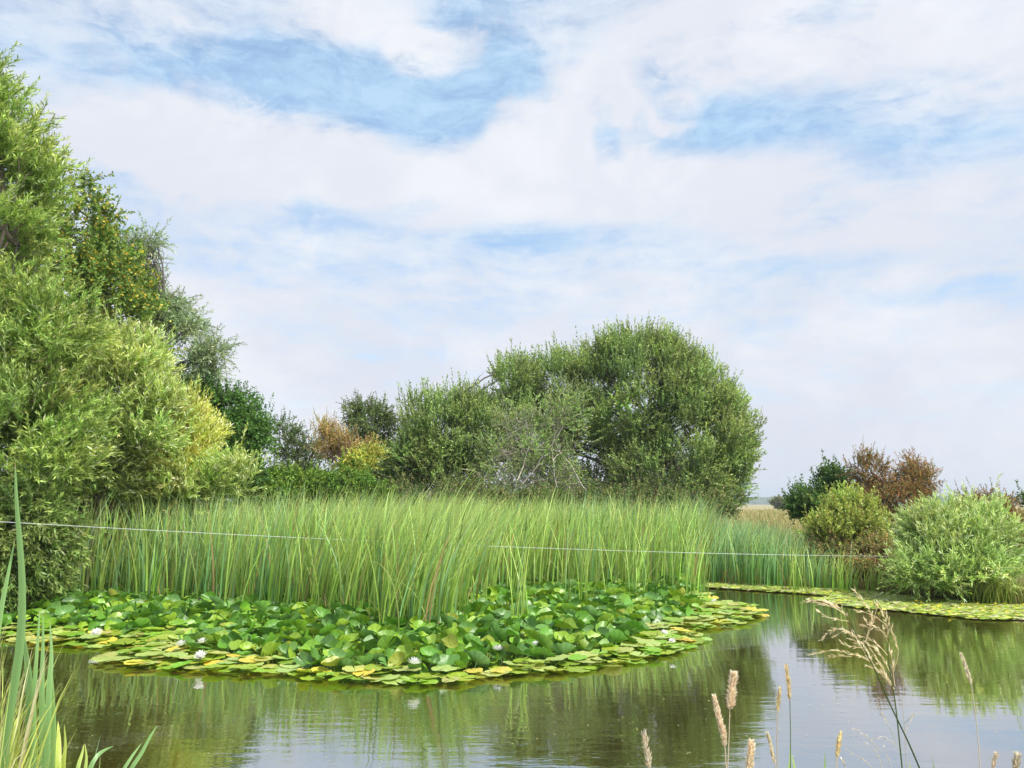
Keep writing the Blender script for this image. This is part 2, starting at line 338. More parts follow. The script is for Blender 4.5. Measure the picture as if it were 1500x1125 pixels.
# ------------------------------------------------------------------ trees
def jitter(c, n, rng, val=.22, hue=.08):
    c = np.asarray(c, float); k = np.exp(rng.normal(0, val, (n, 1))); h = np.exp(rng.normal(0, hue, (n, 3)) * np.array([1, .4, .8])); return c * k * h
def make_tree(name, label, cat, base, lobes, n_clump, shoots, nleaf, ll, lw, sl, c_old, c_new, c_alt=None, p_alt=0.0, up=.45, spread=.55, clump_r=.45, new=.6,
              limbs=30, stems=3, r0=.10, bark=(.10, .085, .065), gone=0.0, droop=0.0, twigs=0.25, group=None, seed=1, ang=40, inner=.52, twig_r=.005, rnd_leaf=.35, wood='trunk', bare=0, stem_spread=.5, clump_val=.17, spikes=.10, hole=.13, hollow=1.0):
    rng = np.random.default_rng(seed); base = np.asarray(base, float)
    L = []
    for lb in lobes:
        x, y, Yd, rx, ry = lb[:5]; c = at(x, y, Yd); a, b = rx / ppm(Yd), ry / ppm(Yd); dd = lb[5] if len(lb) > 5 else min(a, b) * .95
        mg = clump_r * .55 + sl * .45; a, b, dd = max(a - mg, a * .45), max(b - mg, b * .45), max(dd - mg * .6, dd * .5)
        L.append((c, np.array([a, dd, b])))
    w = np.array([(r[0] * r[1] * r[2]) ** (2 / 3) for _, r in L]); w /= w.sum()
    cc, oo = [], []
    for (c, r), wi in zip(L, w):
        n = int(n_clump * wi * 1.6) + 2; v = unit(rng.normal(0, 1, (n, 3))); rad = inner + (1 - inner) * rng.random(n) ** .6
        p = c + v * r * rad[:, None]
        ok = p[:, 2] > .12
        for c2, r2 in L:
            if c2 is c: continue
            ok &= (((p - c2) / r2) ** 2).sum(1) > .42
        cc.append(p[ok]); oo.append(unit(v / r * r.mean())[ok])
    cc, oo = np.concatenate(cc), np.concatenate(oo)
    if len(cc) > n_clump: k = rng.permutation(len(cc))[:n_clump]; cc, oo = cc[k], oo[k]
    if gone: k = rng.random(len(cc)) > gone; cc, oo = cc[k], oo[k]
    ph = rng.random(6) * 6.28; wl = 2 * math.pi / (hollow * (1.2 if base[1] < 18 else 1.9))
    fld = np.sin(cc[:, 0] * wl + ph[0] + np.sin(cc[:, 2] * wl * .7 + ph[1])) + np.sin(cc[:, 2] * wl * 1.1 + ph[2] + np.sin(cc[:, 1] * wl + ph[3])) + .6 * np.sin(cc[:, 0] * wl * 1.9 + cc[:, 2] * wl * 1.6 + ph[4])
    k = fld > np.quantile(fld, hole); cc, oo, fld = cc[k], oo[k], fld[k]      # hollows between the leaf masses
    nc = len(cc); ns = nc * shoots
    ctint = np.exp(rng.normal(0, clump_val, (nc, 1))) * np.exp(rng.normal(0, .05, (nc, 3)))
    ci = np.repeat(np.arange(nc), shoots)
    off = unit(rng.normal(0, 1, (ns, 3))) * (rng.random((ns, 1)) ** .5) * clump_r * np.array([1, 1, .75])
    P0 = cc[ci] + off; P0[:, 2] = np.maximum(P0[:, 2], .06)
    D = unit(oo[ci] * .6 + np.array([0, 0, up]) + unit(rng.normal(0, 1, (ns, 3))) * spread)
    SL = sl * rng.uniform(.55, 1.25, ns)
    lead = (rng.random(ns) < spikes) & (oo[ci][:, 2] > .15); ml = int(lead.sum())       # leading shoots that stand out of the outline
    D[lead] = unit(np.array([0, 0, 1.0]) + oo[ci][lead] * .35 + rng.normal(0, .16, (ml, 3))); P0[lead] = cc[ci][lead] + oo[ci][lead] * clump_r * .55 + rng.normal(0, clump_r * .35, (ml, 3)); SL[lead] *= 1.15
    t = (np.arange(nleaf)[None] + rng.random((ns, nleaf))) / nleaf
    g3 = np.array([0, 0, -1.0])
    Pl = P0[:, None] + D[:, None] * (SL[:, None] * t)[..., None] + g3 * (droop * SL[:, None] * t ** 2)[..., None]
    Tn = unit(D[:, None] + g3 * (2 * droop * t)[..., None])
    phi = (np.arange(nleaf) * 2.4)[None] + rng.random((ns, 1)) * 6.28
    U = unit(np.cross(Tn, np.array([.3, .2, .9]))); W_ = np.cross(Tn, U)
    perp = U * np.cos(phi)[..., None] + W_ * np.sin(phi)[..., None]
    a = R(ang) * rng.uniform(.6, 1.3, t.shape)[..., None]
    LD = unit(Tn * np.cos(a) + perp * np.sin(a) + rng.normal(0, rnd_leaf, Tn.shape) * .6)
    S = unit(np.cross(LD, perp + rng.normal(0, rnd_leaf, perp.shape)))
    n = ns * nleaf
    size = rng.uniform(.7, 1.25, n) * np.repeat(np.ones(ns), nleaf)
    tt = t.reshape(-1, 1)
    mixn = np.clip(new * (tt ** 1.6) * rng.uniform(.5, 1.5, (n, 1)), 0, 1)
    C = np.asarray(c_old) * (1 - mixn) + np.asarray(c_new) * mixn
    if c_alt is not None:
        k = rng.random(n) < p_alt; C[k] = c_alt
    C = C * 1.30 * jitter((1, 1, 1), n, rng, .20, .05) * np.repeat(ctint[ci], nleaf, 0)
    V, Q, Cv = leaves(Pl.reshape(-1, 3), LD.reshape(-1, 3), S.reshape(-1, 3), ll * size, lw * size * rng.uniform(.85, 1.15, n), C)
    V[:, 2] = np.maximum(V[:, 2], .012 + .05 * rng.random(len(V)) * (V[:, 2] < .05))
    root = thing(name, base, label, cat, group)
    acc = Acc(); bk = np.asarray(bark)
    top = max(c[2] + r[2] for c, r in L)
    sb = [base + np.array([rng.normal(0, stem_spread * .5), rng.normal(0, stem_spread * .4), -.25]) for _ in range(stems)]
    cen = np.mean([c for c, _ in L], 0)
    nodes = []
    for s in range(stems):
        e = cen + np.array([rng.normal(0, .35) * L[0][1][0], rng.normal(0, .2), rng.uniform(.0, .55) * (top - cen[2])])
        k = np.linspace(0, 1, 9)[:, None]; mid = sb[s] * .5 + e * .5 + np.array([rng.normal(0, .3), rng.normal(0, .2), .1 * (top)])
        mid[2] = max(mid[2], .4)
        Pp = sb[s] * (1 - k) ** 2 + 2 * mid * k * (1 - k) + e * k ** 2
        Pp[1:-1] += rng.normal(0, .035, (7, 3))
        acc.add(*tube(Pp, np.linspace(r0, .010, 9), 7), bk * rng.uniform(.85, 1.15)); nodes.append(Pp)
    tgt = cc[rng.permutation(nc)[:limbs]]
    for q in tgt:
        st = nodes[rng.integers(stems)]; dist = np.linalg.norm(st - q, axis=1) + np.abs(st[:, 2] - q[2] * .55) * .6; s0 = st[int(np.argmin(dist[1:])) + 1]
        k = np.linspace(0, 1, 8)[:, None]; ln = np.linalg.norm(q - s0); mid = (s0 + q) / 2 + np.array([0, 0, .18 * ln]) + rng.normal(0, .08 * ln, 3)
        Pp = s0 * (1 - k) ** 2 + 2 * mid * k * (1 - k) + q * k ** 2; Pp[1:-1] += rng.normal(0, .02, (6, 3))
        rr = min(r0 * .42, .012 + .012 * ln); acc.add(*tube(Pp, np.linspace(rr, .006, 8), 5), bk * rng.uniform(.8, 1.25))
        for _ in range(2 + bare):
            j = rng.integers(2, 7); e = Pp[j] + unit(unit(q - s0) + rng.normal(0, .6, 3) + np.array([0, 0, .25])) * rng.uniform(.2, .45) * max(ln, .6)
            k2 = np.linspace(0, 1, 5)[:, None]; P3 = Pp[j] * (1 - k2) + e * k2; P3[1:-1] += rng.normal(0, .03, (3, 3))
            acc.add(*tube(P3, np.linspace(max(.006, rr * .4), .003, 5), 4), bk * rng.uniform(.8, 1.3))
    k = rng.random(ns) < twigs; m = int(k.sum())
    if m:
        A0, A1 = P0[k], Pl[k, -1]; Am = P0[k] * .5 + A1 * .5 + g3 * (-.25 * droop * SL[k])[:, None]
        sd_ = unit(np.cross(D[k], rng.normal(0, 1, (m, 3)))) * twig_r
        Vt = np.stack([A0 - sd_, A0 + sd_, Am + sd_ * .7, Am - sd_ * .7, A1 + sd_ * .3, A1 - sd_ * .3], 1).reshape(-1, 3); b0 = np.arange(m)[:, None] * 6
        Qt = np.concatenate([b0 + np.array([0, 1, 2, 3]), b0 + np.array([3, 2, 4, 5])]); acc.add(Vt, Qt, np.repeat(jitter(bk * 1.15, m, rng, .2), 6, 0))
    link(wood, acc.mesh(wood, M_BARK, base, True), root)
    link('crown', make_mesh('crown', V - base, Q, M_LEAF, Cv), root)
    return root

def gbase(x, Y): b = at(x, HZ, Y); return (b[0], Y, .2)

# --- big willow at the left edge
make_tree('willow_tree', 'tall bright green willow filling the left edge of the view', 'tree', gbase(-60, 13.0),
          [(-40, 250, 13, 105, 120, 1.0), (-60, 330, 13, 160, 270, 1.6), (-20, 560, 13, 150, 150, 1.5), (40, 640, 12.4, 120, 120, 1.2), (-60, 122, 13, 78, 98, .8), (75, 480, 12.6, 75, 90, .8)], 640, 14, 22, .102, .0225, .46,
          (.14, .23, .040), (.37, .46, .125), (.40, .46, .24), .08, up=.75, spread=.55, clump_r=.42, new=.85, limbs=50, stems=3, r0=.13, bark=(.17, .145, .115), droop=.12, twigs=.3, seed=21, ang=34, inner=.6)
make_tree('willow_tree', 'dark green willow bush overhanging the water at the left, below the tall willow', 'tree', gbase(-20, 12.8),
          [(25, 770, 12.3, 95, 80, .9), (-60, 790, 12.3, 120, 90, .9), (62, 800, 12.3, 42, 62, .6), (20, 830, 12.3, 78, 45, .7), (120, 775, 15.2, 60, 60, .6), (60, 845, 12.9, 40, 38, .4)], 330, 14, 18, .10, .024, .36,
          (.12, .19, .045), (.29, .38, .10), (.30, .36, .18), .06, up=.12, spread=.75, clump_r=.32, new=.6, limbs=46, stems=4, r0=.07, bark=(.17, .14, .11), droop=.35, twigs=.5, seed=22, ang=36, inner=.5, bare=1)
# --- pale willow and golden willow beside it
make_tree('willow_tree', 'pale yellow-green willow with whitish shoot tips, between tall willow and golden one', 'tree', gbase(150, 14.2),
          [(165, 580, 14.4, 85, 120, .9), (120, 650, 14.3, 110, 85, .8), (195, 540, 14.4, 55, 75, .7), (225, 620, 14.4, 50, 80, .7), (170, 735, 15.6, 120, 50, .7), (300, 712, 15.3, 70, 40, .5), (335, 700, 15.2, 42, 34, .4), (240, 725, 15.1, 80, 46, .5), (110, 700, 14.8, 95, 75, .6), (195, 705, 15.2, 95, 70, .6), (130, 750, 15.6, 90, 50, .5)], 560, 14, 20, .098, .020, .40,
          (.19, .27, .055), (.48, .57, .19), (.62, .67, .40), .16, up=.8, spread=.5, clump_r=.36, new=.95, limbs=34, stems=3, r0=.08, bark=(.17, .145, .10), droop=.10, twigs=.35, seed=23, ang=30, inner=.55)
make_tree('golden_willow', 'golden yellow willow bush with cream tips above the reeds', 'shrub', gbase(275, 15.6),
          [(255, 640, 15.6, 60, 64, .7), (288, 634, 15.5, 46, 52, .5), (255, 685, 15.4, 62, 44, .6)], 190, 14, 20, .10, .020, .42,
          (.30, .36, .045), (.66, .66, .19), (.74, .75, .42), .16, up=.95, spread=.45, clump_r=.30, new=.9, limbs=30, stems=4, r0=.05, bark=(.24, .18, .07), twigs=.5, seed=24, ang=28, inner=.5)
# --- trees behind
make_tree('field_maple', 'dark green tree speckled with yellow leaves behind the tall willow', 'tree', gbase(130, 17.5),
          [(110, 360, 17.5, 68, 125, 1.2), (165, 440, 17.5, 68, 105, 1.1), (200, 520, 17.3, 55, 75, .9), (70, 470, 17.5, 100, 180, 1.3)], 300, 12, 16, .075, .055, .36,
          (.105, .185, .038), (.26, .35, .075), (.66, .50, .08), .10, up=.4, spread=.8, clump_r=.38, new=.5, limbs=30, stems=2, r0=.14, bark=(.10, .085, .07), seed=25, ang=55, inner=.55, gone=.06)
make_tree('white_willow', 'grey-green open willow with a bare twig at its top, leaning out over the bushes', 'tree', gbase(200, 20.5),
          [(185, 395, 20.5, 55, 60, .9), (235, 445, 20.5, 48, 55, .9), (262, 500, 20.5, 45, 45, .8), (308, 520, 20.3, 36, 36, .6), (215, 365, 20.5, 24, 46, .4), (165, 345, 20.5, 30, 34, .4), (240, 560, 20.5, 40, 40, .6), (275, 470, 20.5, 36, 40, .6), (290, 545, 20.4, 40, 34, .6)], 260, 11, 18, .085, .024, .50,
          (.17, .24, .115), (.31, .39, .22), (.42, .47, .34), .12, up=.3, spread=.75, clump_r=.36, new=.5, limbs=70, stems=2, r0=.13, bark=(.11, .10, .085), seed=26, ang=40, inner=.35, gone=.1, droop=.25, twigs=.6, clump_val=.1, hole=.28)
acc = Acc()
make_tree('dark_bush', 'dense dark green rounded bush right of the golden willow', 'shrub', gbase(330, 20.5),
          [(325, 630, 20.5, 72, 66, 1.2), (285, 585, 20.5, 42, 42, .8), (365, 645, 20.3, 38, 48, .7), (345, 600, 20.5, 36, 36, .6), (320, 690, 20.3, 80, 36, .9)], 280, 14, 14, .070, .042, .34,
          (.065, .145, .030), (.14, .26, .055), None, 0, up=.25, spread=.8, clump_r=.34, new=.5, limbs=20, stems=3, r0=.09, seed=27, ang=50, inner=.55)
make_tree('bramble', 'low bright green bramble thicket behind the reeds, left of the big sallow', 'shrub', gbase(450, 21.5),
          [(390, 702, 21.5, 40, 17, .5), (450, 705, 21.5, 50, 18, .6), (510, 706, 21.5, 46, 18, .6), (540, 715, 21.3, 36, 14, .5), (505, 692, 22, 34, 18, .5), (450, 728, 21.3, 120, 32, .7), (320, 735, 21.5, 110, 34, .7), (540, 735, 21.4, 60, 30, .6)], 380, 14, 12, .065, .045, .26,
          (.10, .19, .03), (.20, .29, .05), None, 0, up=.2, spread=.9, clump_r=.24, new=.6, limbs=24, stems=5, r0=.02, stem_spread=2.5, seed=28, ang=55, inner=.5)
make_tree('hawthorn', 'small thin grey-green thorn bush between dark bush and orange dying shrub', 'shrub', gbase(430, 24.5),
          [(420, 650, 24.5, 32, 38, .7), (450, 662, 24.5, 34, 34, .7), (435, 705, 24.3, 60, 35, .9), (410, 622, 24.5, 16, 20, .3), (445, 628, 24.5, 12, 16, .3)], 100, 10, 14, .06, .035, .32,
          (.085, .13, .045), (.15, .20, .07), None, 0, up=.35, spread=.8, clump_r=.30, new=.4, limbs=40, stems=3, r0=.06, bark=(.17, .15, .12), seed=29, ang=50, inner=.45, twigs=.7, bare=1)
make_tree('dying_shrub', 'dying orange-brown shrub with bare upright twigs', 'shrub', gbase(490, 23),
          [(480, 655, 23, 30, 42, .6), (510, 650, 23, 30, 30, .6), (470, 632, 23, 22, 22, .4), (535, 668, 23, 24, 22, .4)], 80, 9, 12, .055, .024, .38,
          (.38, .25, .09), (.54, .40, .18), (.30, .32, .11), .35, up=.8, spread=.5, clump_r=.28, new=.6, limbs=60, stems=4, r0=.04, bark=(.38, .25, .14), seed=30, ang=40, inner=.4, twigs=1, bare=3, twig_r=.008)
make_tree('dogwood', 'yellow leaved bush beside the orange dying shrub', 'shrub', gbase(522, 22.3),
          [(525, 685, 22.3, 28, 24, .6), (540, 668, 22.3, 18, 18, .4)], 70, 12, 13, .065, .035, .30,
          (.34, .33, .06), (.54, .50, .13), (.24, .31, .07), .35, up=.6, spread=.6, clump_r=.24, new=.6, limbs=14, stems=3, r0=.03, seed=31, ang=45, inner=.4)
make_tree('hawthorn', 'dark olive hawthorn with an uneven twiggy top, left of the big sallow', 'tree', gbase(545, 28),
          [(545, 625, 28, 45, 46, 1.0), (520, 605, 28, 24, 26, .6), (565, 605, 28, 28, 22, .6), (545, 670, 28, 48, 42, 1.0), (560, 715, 27.5, 60, 34, 1.0)], 250, 11, 14, .065, .042, .38,
          (.085, .130, .042), (.18, .22, .07), None, 0, up=.25, spread=.9, clump_r=.38, new=.5, limbs=46, stems=3, r0=.10, bark=(.12, .10, .08), seed=32, ang=55, inner=.5, gone=.1, twigs=.6)
# --- the big sallow dome
sal = dict(ll=.092, lw=.040, sl=.58, c_old=(.125, .195, .062), c_new=(.29, .375, .12), c_alt=(.32, .39, .24), p_alt=.08, up=.7, spread=.55, new=.85, clump_r=.42, ang=34, spikes=.22, hole=.12, bark=(.17, .15, .13))
make_tree('sallow', 'rounded sallow bush joined to the left flank of the big dome', 'tree', gbase(640, 27.5),
          [(640, 640, 27.5, 72, 74, 1.6), (602, 672, 27, 46, 58, 1.0), (585, 700, 27, 36, 40, .8), (690, 640, 27.5, 55, 76, 1.2), (750, 575, 28, 46, 60, 1.0), (640, 705, 27, 85, 42, 1.2)], 430, 15, 18, limbs=40, stems=4, r0=.13, seed=33, inner=.6, stem_spread=1.2, **sal)
make_tree('sallow', 'largest tree, broad domed green sallow in the middle behind the reeds', 'tree', gbase(920, 28.5),
          [(935, 590, 28.5, 125, 112, 2.6), (1005, 650, 28, 105, 105, 2.4), (848, 585, 29, 95, 82, 2.0), (985, 695, 27.4, 118, 62, 2.2), (788, 622, 29.5, 80, 88, 1.6), (1048, 655, 28.4, 72, 85, 1.6), (1000, 592, 28.4, 98, 82, 2.0), (938, 543, 28.6, 84, 66, 1.6), (985, 730, 27, 118, 40, 1.6), (1060, 700, 27.6, 50, 60, 1.4), (860, 720, 28.5, 90, 45, 1.4)],
          1300, 15, 18, limbs=80, stems=6, r0=.16, seed=34, inner=.62, stem_spread=2.5, **sal)
make_tree('dead_sallow', 'sparse half-dead shrub of pale grey twigs in front of the dome', 'shrub', gbase(775, 26),
          [(770, 655, 26, 82, 88, 1.3), (730, 685, 25.6, 55, 60, 1.0), (830, 620, 26, 45, 70, .9), (820, 700, 25.8, 55, 45, .9), (770, 735, 25.6, 100, 28, .9)], 250, 10, 13, .07, .032, .38,
          (.19, .29, .085), (.33, .44, .14), (.34, .30, .18), .08, up=.5, spread=.8, clump_r=.42, new=.5, limbs=130, stems=14, r0=.034, bark=(.46, .43, .36), seed=35, ang=45, inner=.3, twigs=1, bare=3, stem_spread=3.2, twig_r=.007)
make_tree('bramble', 'low dark bramble undergrowth along the foot of the big sallow, behind the reeds', 'shrub', gbase(820, 24.5),
          [(620, 728, 24.5, 90, 26, .7), (760, 735, 24.3, 100, 22, .6), (900, 735, 24.3, 110, 26, .7), (1030, 738, 24.6, 80, 26, .7), (690, 722, 25, 60, 20, .6)], 300, 13, 12, .065, .04, .30,
          (.075, .125, .035), (.17, .23, .06), (.28, .22, .12), .15, up=.4, spread=.9, clump_r=.26, new=.6, limbs=60, stems=8, r0=.02, stem_spread=6, seed=45, ang=55, inner=.4, twigs=.7, bare=1)
# --- right bank
make_tree('elder_bush', 'dark green bush at the left end of the right-hand thicket', 'shrub', gbase(1200, 22.5),
          [(1185, 738, 22.5, 36, 26, .7), (1222, 712, 22.5, 30, 32, .7), (1205, 745, 22.2, 50, 26, .8)], 130, 13, 13, .075, .042, .32,
          (.055, .115, .028), (.12, .20, .05), None, 0, up=.3, spread=.8, clump_r=.28, new=.5, limbs=14, stems=3, r0=.05, seed=36, ang=50, inner=.5)
gorse = dict(ll=.055, lw=.022, sl=.30, c_old=(.20, .118, .050), c_new=(.38, .22, .085), c_alt=(.13, .17, .06), p_alt=.25, up=.45, spread=.75, clump_r=.27, new=.7, ang=38, bark=(.12, .08, .06), twigs=.7)
make_tree('gorse_bush', 'tall rusty brown gorse with a ragged top behind the right-hand bushes', 'shrub', gbase(1300, 21.5),
          [(1272, 695, 21.5, 42, 34, .7), (1340, 705, 21.5, 42, 30, .7), (1305, 740, 21.3, 70, 44, .9), (1265, 672, 21.5, 22, 14, .4), (1335, 685, 21.5, 22, 16, .4), (1310, 790, 21, 45, 36, .6)], 260, 14, 14, limbs=50, stems=4, r0=.06, seed=37, inner=.5, **gorse)
make_tree('gorse_bush', 'brown gorse behind the pale willow bush at the right edge', 'shrub', gbase(1450, 20.5),
          [(1450, 742, 20.5, 40, 32, .7), (1470, 775, 20.2, 45, 36, .7), (1420, 745, 20.6, 25, 22, .4)], 120, 14, 14, limbs=26, stems=3, r0=.05, seed=38, inner=.5, **gorse)
make_tree('sallow_bush', 'olive green bush with upright shoots on the right bank, left of the pale willow', 'shrub', gbase(1245, 18.6),
          [(1245, 768, 18.6, 52, 40, .8), (1215, 785, 18.4, 36, 36, .6), (1275, 790, 18.4, 36, 40, .6), (1245, 745, 18.6, 34, 22, .5)], 180, 13, 15, .07, .030, .36,
          (.20, .265, .055), (.40, .46, .13), (.30, .22, .08), .08, up=.9, spread=.5, clump_r=.27, new=.7, limbs=30, stems=5, r0=.04, bark=(.16, .12, .08), seed=39, ang=38, inner=.5)
make_tree('bramble', 'brownish tangled undergrowth on the right bank between olive bush and pale willow', 'shrub', gbase(1275, 17.6),
          [(1290, 818, 17.6, 48, 36, .5), (1215, 812, 18.2, 44, 26, .5), (1325, 840, 16.6, 40, 28, .4), (1260, 838, 17.0, 40, 22, .4)], 150, 12, 13, .06, .028, .28,
          (.14, .16, .05), (.27, .30, .09), (.34, .22, .11), .32, up=.5, spread=.9, clump_r=.22, new=.6, limbs=60, stems=6, r0=.018, stem_spread=2.2, bark=(.26, .19, .12), seed=46, ang=50, inner=.4, twigs=.8, bare=1)
make_tree('osier_bush', 'pale silvery-green willow bush at the right edge of the pond', 'shrub', gbase(1400, 15.3),
          [(1395, 808, 15.3, 80, 62, 1.0), (1430, 784, 15.3, 56, 46, .8), (1368, 780, 15.3, 40, 42, .6), (1450, 825, 15.0, 48, 46, .7), (1350, 835, 14.9, 45, 34, .5), (1410, 840, 14.8, 80, 34, .6)], 380, 14, 20, .100, .018, .44,
          (.18, .28, .070), (.44, .54, .21), (.52, .60, .38), .12, up=.85, spread=.55, clump_r=.30, new=.85, limbs=40, stems=5, r0=.05, bark=(.16, .14, .09), droop=.12, seed=40, ang=30, inner=.5, twigs=.4)
make_tree('hedge_bush', 'dark leafy twigs poking in at the right edge of the view', 'shrub', gbase(1545, 22),
          [(1530, 745, 22, 42, 34, .7), (1520, 790, 22, 46, 40, .7)], 70, 12, 13, .07, .04, .32,
          (.06, .10, .03), (.13, .17, .05), None, 0, up=.4, spread=.8, clump_r=.28, new=.4, limbs=20, stems=3, r0=.05, seed=41, ang=50, inner=.4, twigs=.6)
make_tree('field_tree', 'small hazy tree far off in the field, seen past the big dome', 'tree', gbase(1140, 190),
          [(1138, 738, 190, 9, 7), (1146, 740, 190, 7, 5)], 60, 10, 10, .35, .25, 1.2, (.09, .11, .04), (.16, .17, .06), None, 0, clump_r=.5, limbs=6, stems=1, r0=.25, seed=42)

# ------------------------------------------------------------------ reeds
def wpts(pts): return water_poly(pts)
main_poly = wpts([(70, 894), (200, 898), (300, 905), (370, 912), (450, 922), (530, 930), (560, 950), (615, 958), (670, 946), (700, 910), (730, 888), (800, 884), (900, 882), (985, 880), (1035, 866), (1048, 846), (1045, 832), (700, 828), (400, 828), (130, 836), (70, 862)])
front_line = main_poly[:16]
rng = np.random.default_rng(77)
def reed_cols(n, rng, blue=0.0, dead=.03):
    c0 = jitter((.18, .345, .042), n, rng, .36, .09); c1 = jitter((.49, .61, .19), n, rng, .30, .08)
    b0 = jitter((.11, .27, .085), n, rng, .36, .06); b1 = jitter((.35, .52, .26), n, rng, .30, .06)
    k = (rng.random(n) < blue)[:, None] if np.isscalar(blue) else (rng.random(n) < blue)[:, None]
    c0 = np.where(k, b0, c0); c1 = np.where(k, b1, c1)
    q = rng.random(n) < dead; c0[q] = jitter((.30, .20, .09), int(q.sum()), rng); c1[q] = jitter((.42, .30, .15), int(q.sum()), rng)
    return c0, c1
def px_of(P):       # photo column of a point on the water, used only to choose how reeds of that stretch lean
    return CX + F * P[:, 0] / (P[:, 1] * math.cos(PITCH) - CAM_H * math.sin(PITCH))
def reed_blades(acc, B2, rng, hmin, hmax, blue=0.0, wind=None, dead=.05, w=.020):
    n = len(B2); B = np.column_stack([B2, np.full(n, -.05)]); H = rng.uniform(hmin, hmax, n) * rng.uniform(.88, 1.06, n)
    a = rng.random(n) * 6.28; r = np.abs(rng.normal(0, .21, n)) * H
    lean = np.stack([np.cos(a) * r, np.sin(a) * r], 1)
    if wind is not None: lean[:, 0] += wind * H * rng.uniform(.5, 1.3, n)
    c0, c1 = reed_cols(n, rng, blue, dead)
    acc.add(*ribbons(B, H, lean, w * rng.uniform(.65, 1.35, n), rng.random(n) * 6.28, c0, c1, 7, 2.0, np.abs(rng.normal(0, .05, n)) + .02))
acc = Acc()
P = scatter(main_poly, 28000, rng); dfront = edge_dist(P, front_line, False)
P = P[(dfront < 1.6) | (rng.random(len(P)) < .5)]
# leave lily leaves visible between sparse stems on the right-hand half
col = px_of(P); df = edge_dist(P, front_line, False)
P = P[~((col > 705) & (df < 2.2) & (rng.random(len(P)) < .45))]; df = edge_dist(P, front_line, False); P = P[rng.random(len(P)) < .25 + .75 * np.clip(df / .7, 0, 1)]
col = px_of(P)
wind = .21 * np.exp(-((col - 590) / 170) ** 2) + .06 + .10 * np.exp(-((col - 1000) / 80) ** 2)
gapn = np.sin(P[:, 0] * 2.3 + 1.2 * np.sin(P[:, 1] * 1.1)) * np.sin(P[:, 0] * .9 + 2)
hfac = 1 + .07 * gapn + .05 * np.sin(P[:, 0] * 6.1 + P[:, 1] * 3.7)
blue = np.clip(.15 + .5 * (P[:, 1] - 15) / 6 * (col > 820) + .35 * np.exp(-((col - 260) / 170) ** 2), 0, .8)
hh = 1.98 * hfac; n = len(P)
reed_blades(acc, P, rng, .9 * hh, 1.10 * hh, blue, wind)
# brown dead leaves low among the stems
D2 = scatter(main_poly, 2600, rng); n = len(D2); a = rng.random(n) * 6.28
acc.add(*ribbons(np.column_stack([D2, np.full(n, .05)]), rng.uniform(.3, .9, n), np.stack([np.cos(a), np.sin(a)], 1) * rng.uniform(.1, .6, (n, 1)), .012, rng.random(n) * 6.28, jitter((.30, .21, .10), n, rng), jitter((.40, .30, .16), n, rng), 5, 1.5, rng.uniform(.1, .6, n)))
# taller flowering shoots with broad pale leaves that reach the top of the stand
D2 = scatter(main_poly, 2000, rng); n = len(D2); a = rng.random(n) * 6.28; hz = 1.55 + .30 * rng.random(n)
acc.add(*ribbons(np.column_stack([D2, hz - .55]), rng.uniform(.55, .85, n), np.stack([np.cos(a) + .5, np.sin(a)], 1) * rng.uniform(.05, .26, (n, 1)), rng.uniform(.020, .034, n), rng.random(n) * 6.28, jitter((.20, .38, .06), n, rng, .3), jitter((.48, .62, .22), n, rng, .25), 6, 1.7, rng.uniform(.0, .25, n), .05, .6))
# bent and broken stems
D2 = scatter(main_poly, 900, rng); n = len(D2); a = rng.random(n) * 6.28
acc.add(*ribbons(np.column_stack([D2, np.full(n, .0)]), rng.uniform(1.0, 1.9, n), np.stack([np.cos(a), np.sin(a)], 1) * rng.uniform(.5, 1.1, (n, 1)), .016, rng.random(n) * 6.28, jitter((.20, .30, .05), n, rng), jitter((.48, .50, .20), n, rng), 9, 2.6, rng.uniform(.25, .6, n)))
tag(link('reed_bed', acc.mesh('reed_bed', M_REED)), 'dense tall stand of green reeds growing across the middle of the pond', 'reeds', kind='stuff')

right_poly = wpts([(1040, 856), (1100, 860), (1160, 862), (1230, 866), (1300, 872), (1310, 862), (1260, 846), (1200, 838), (1120, 832), (1040, 832)])
acc = Acc(); P = scatter(right_poly, 4200, rng); col = px_of(P); hf = np.interp(col, [1030, 1100, 1170, 1220, 1310], [1.55, 1.42, 1.15, .80, .55])
P = P[rng.random(len(P)) < np.interp(col, [1030, 1180, 1240, 1310], [1, 1, .55, .35])]; col = px_of(P); hf = np.interp(col, [1030, 1100, 1170, 1220, 1310], [1.55, 1.42, 1.15, .80, .55])
reed_blades(acc, P, rng, hf * .85, hf * 1.1, np.clip(np.interp(col, [1040, 1190, 1240], [.85, .7, .15]), 0, 1), .16, .05, .024)
n = 1500; D2 = scatter(right_poly, n, rng); a = rng.random(n) * 6.28
acc.add(*ribbons(np.column_stack([D2, np.full(n, .02)]), rng.uniform(.2, .6, n), np.stack([np.cos(a), np.sin(a)], 1) * rng.uniform(.1, .5, (n, 1)), .012, rng.random(n) * 6.28, jitter((.32, .22, .10), n, rng), jitter((.42, .32, .17), n, rng), 5, 1.5, rng.uniform(.1, .7, n)))
tag(link('reed_bed', acc.mesh('reed_bed', M_REED)), 'blue-green reeds along the far bank, right of the main stand', 'reeds', kind='stuff')

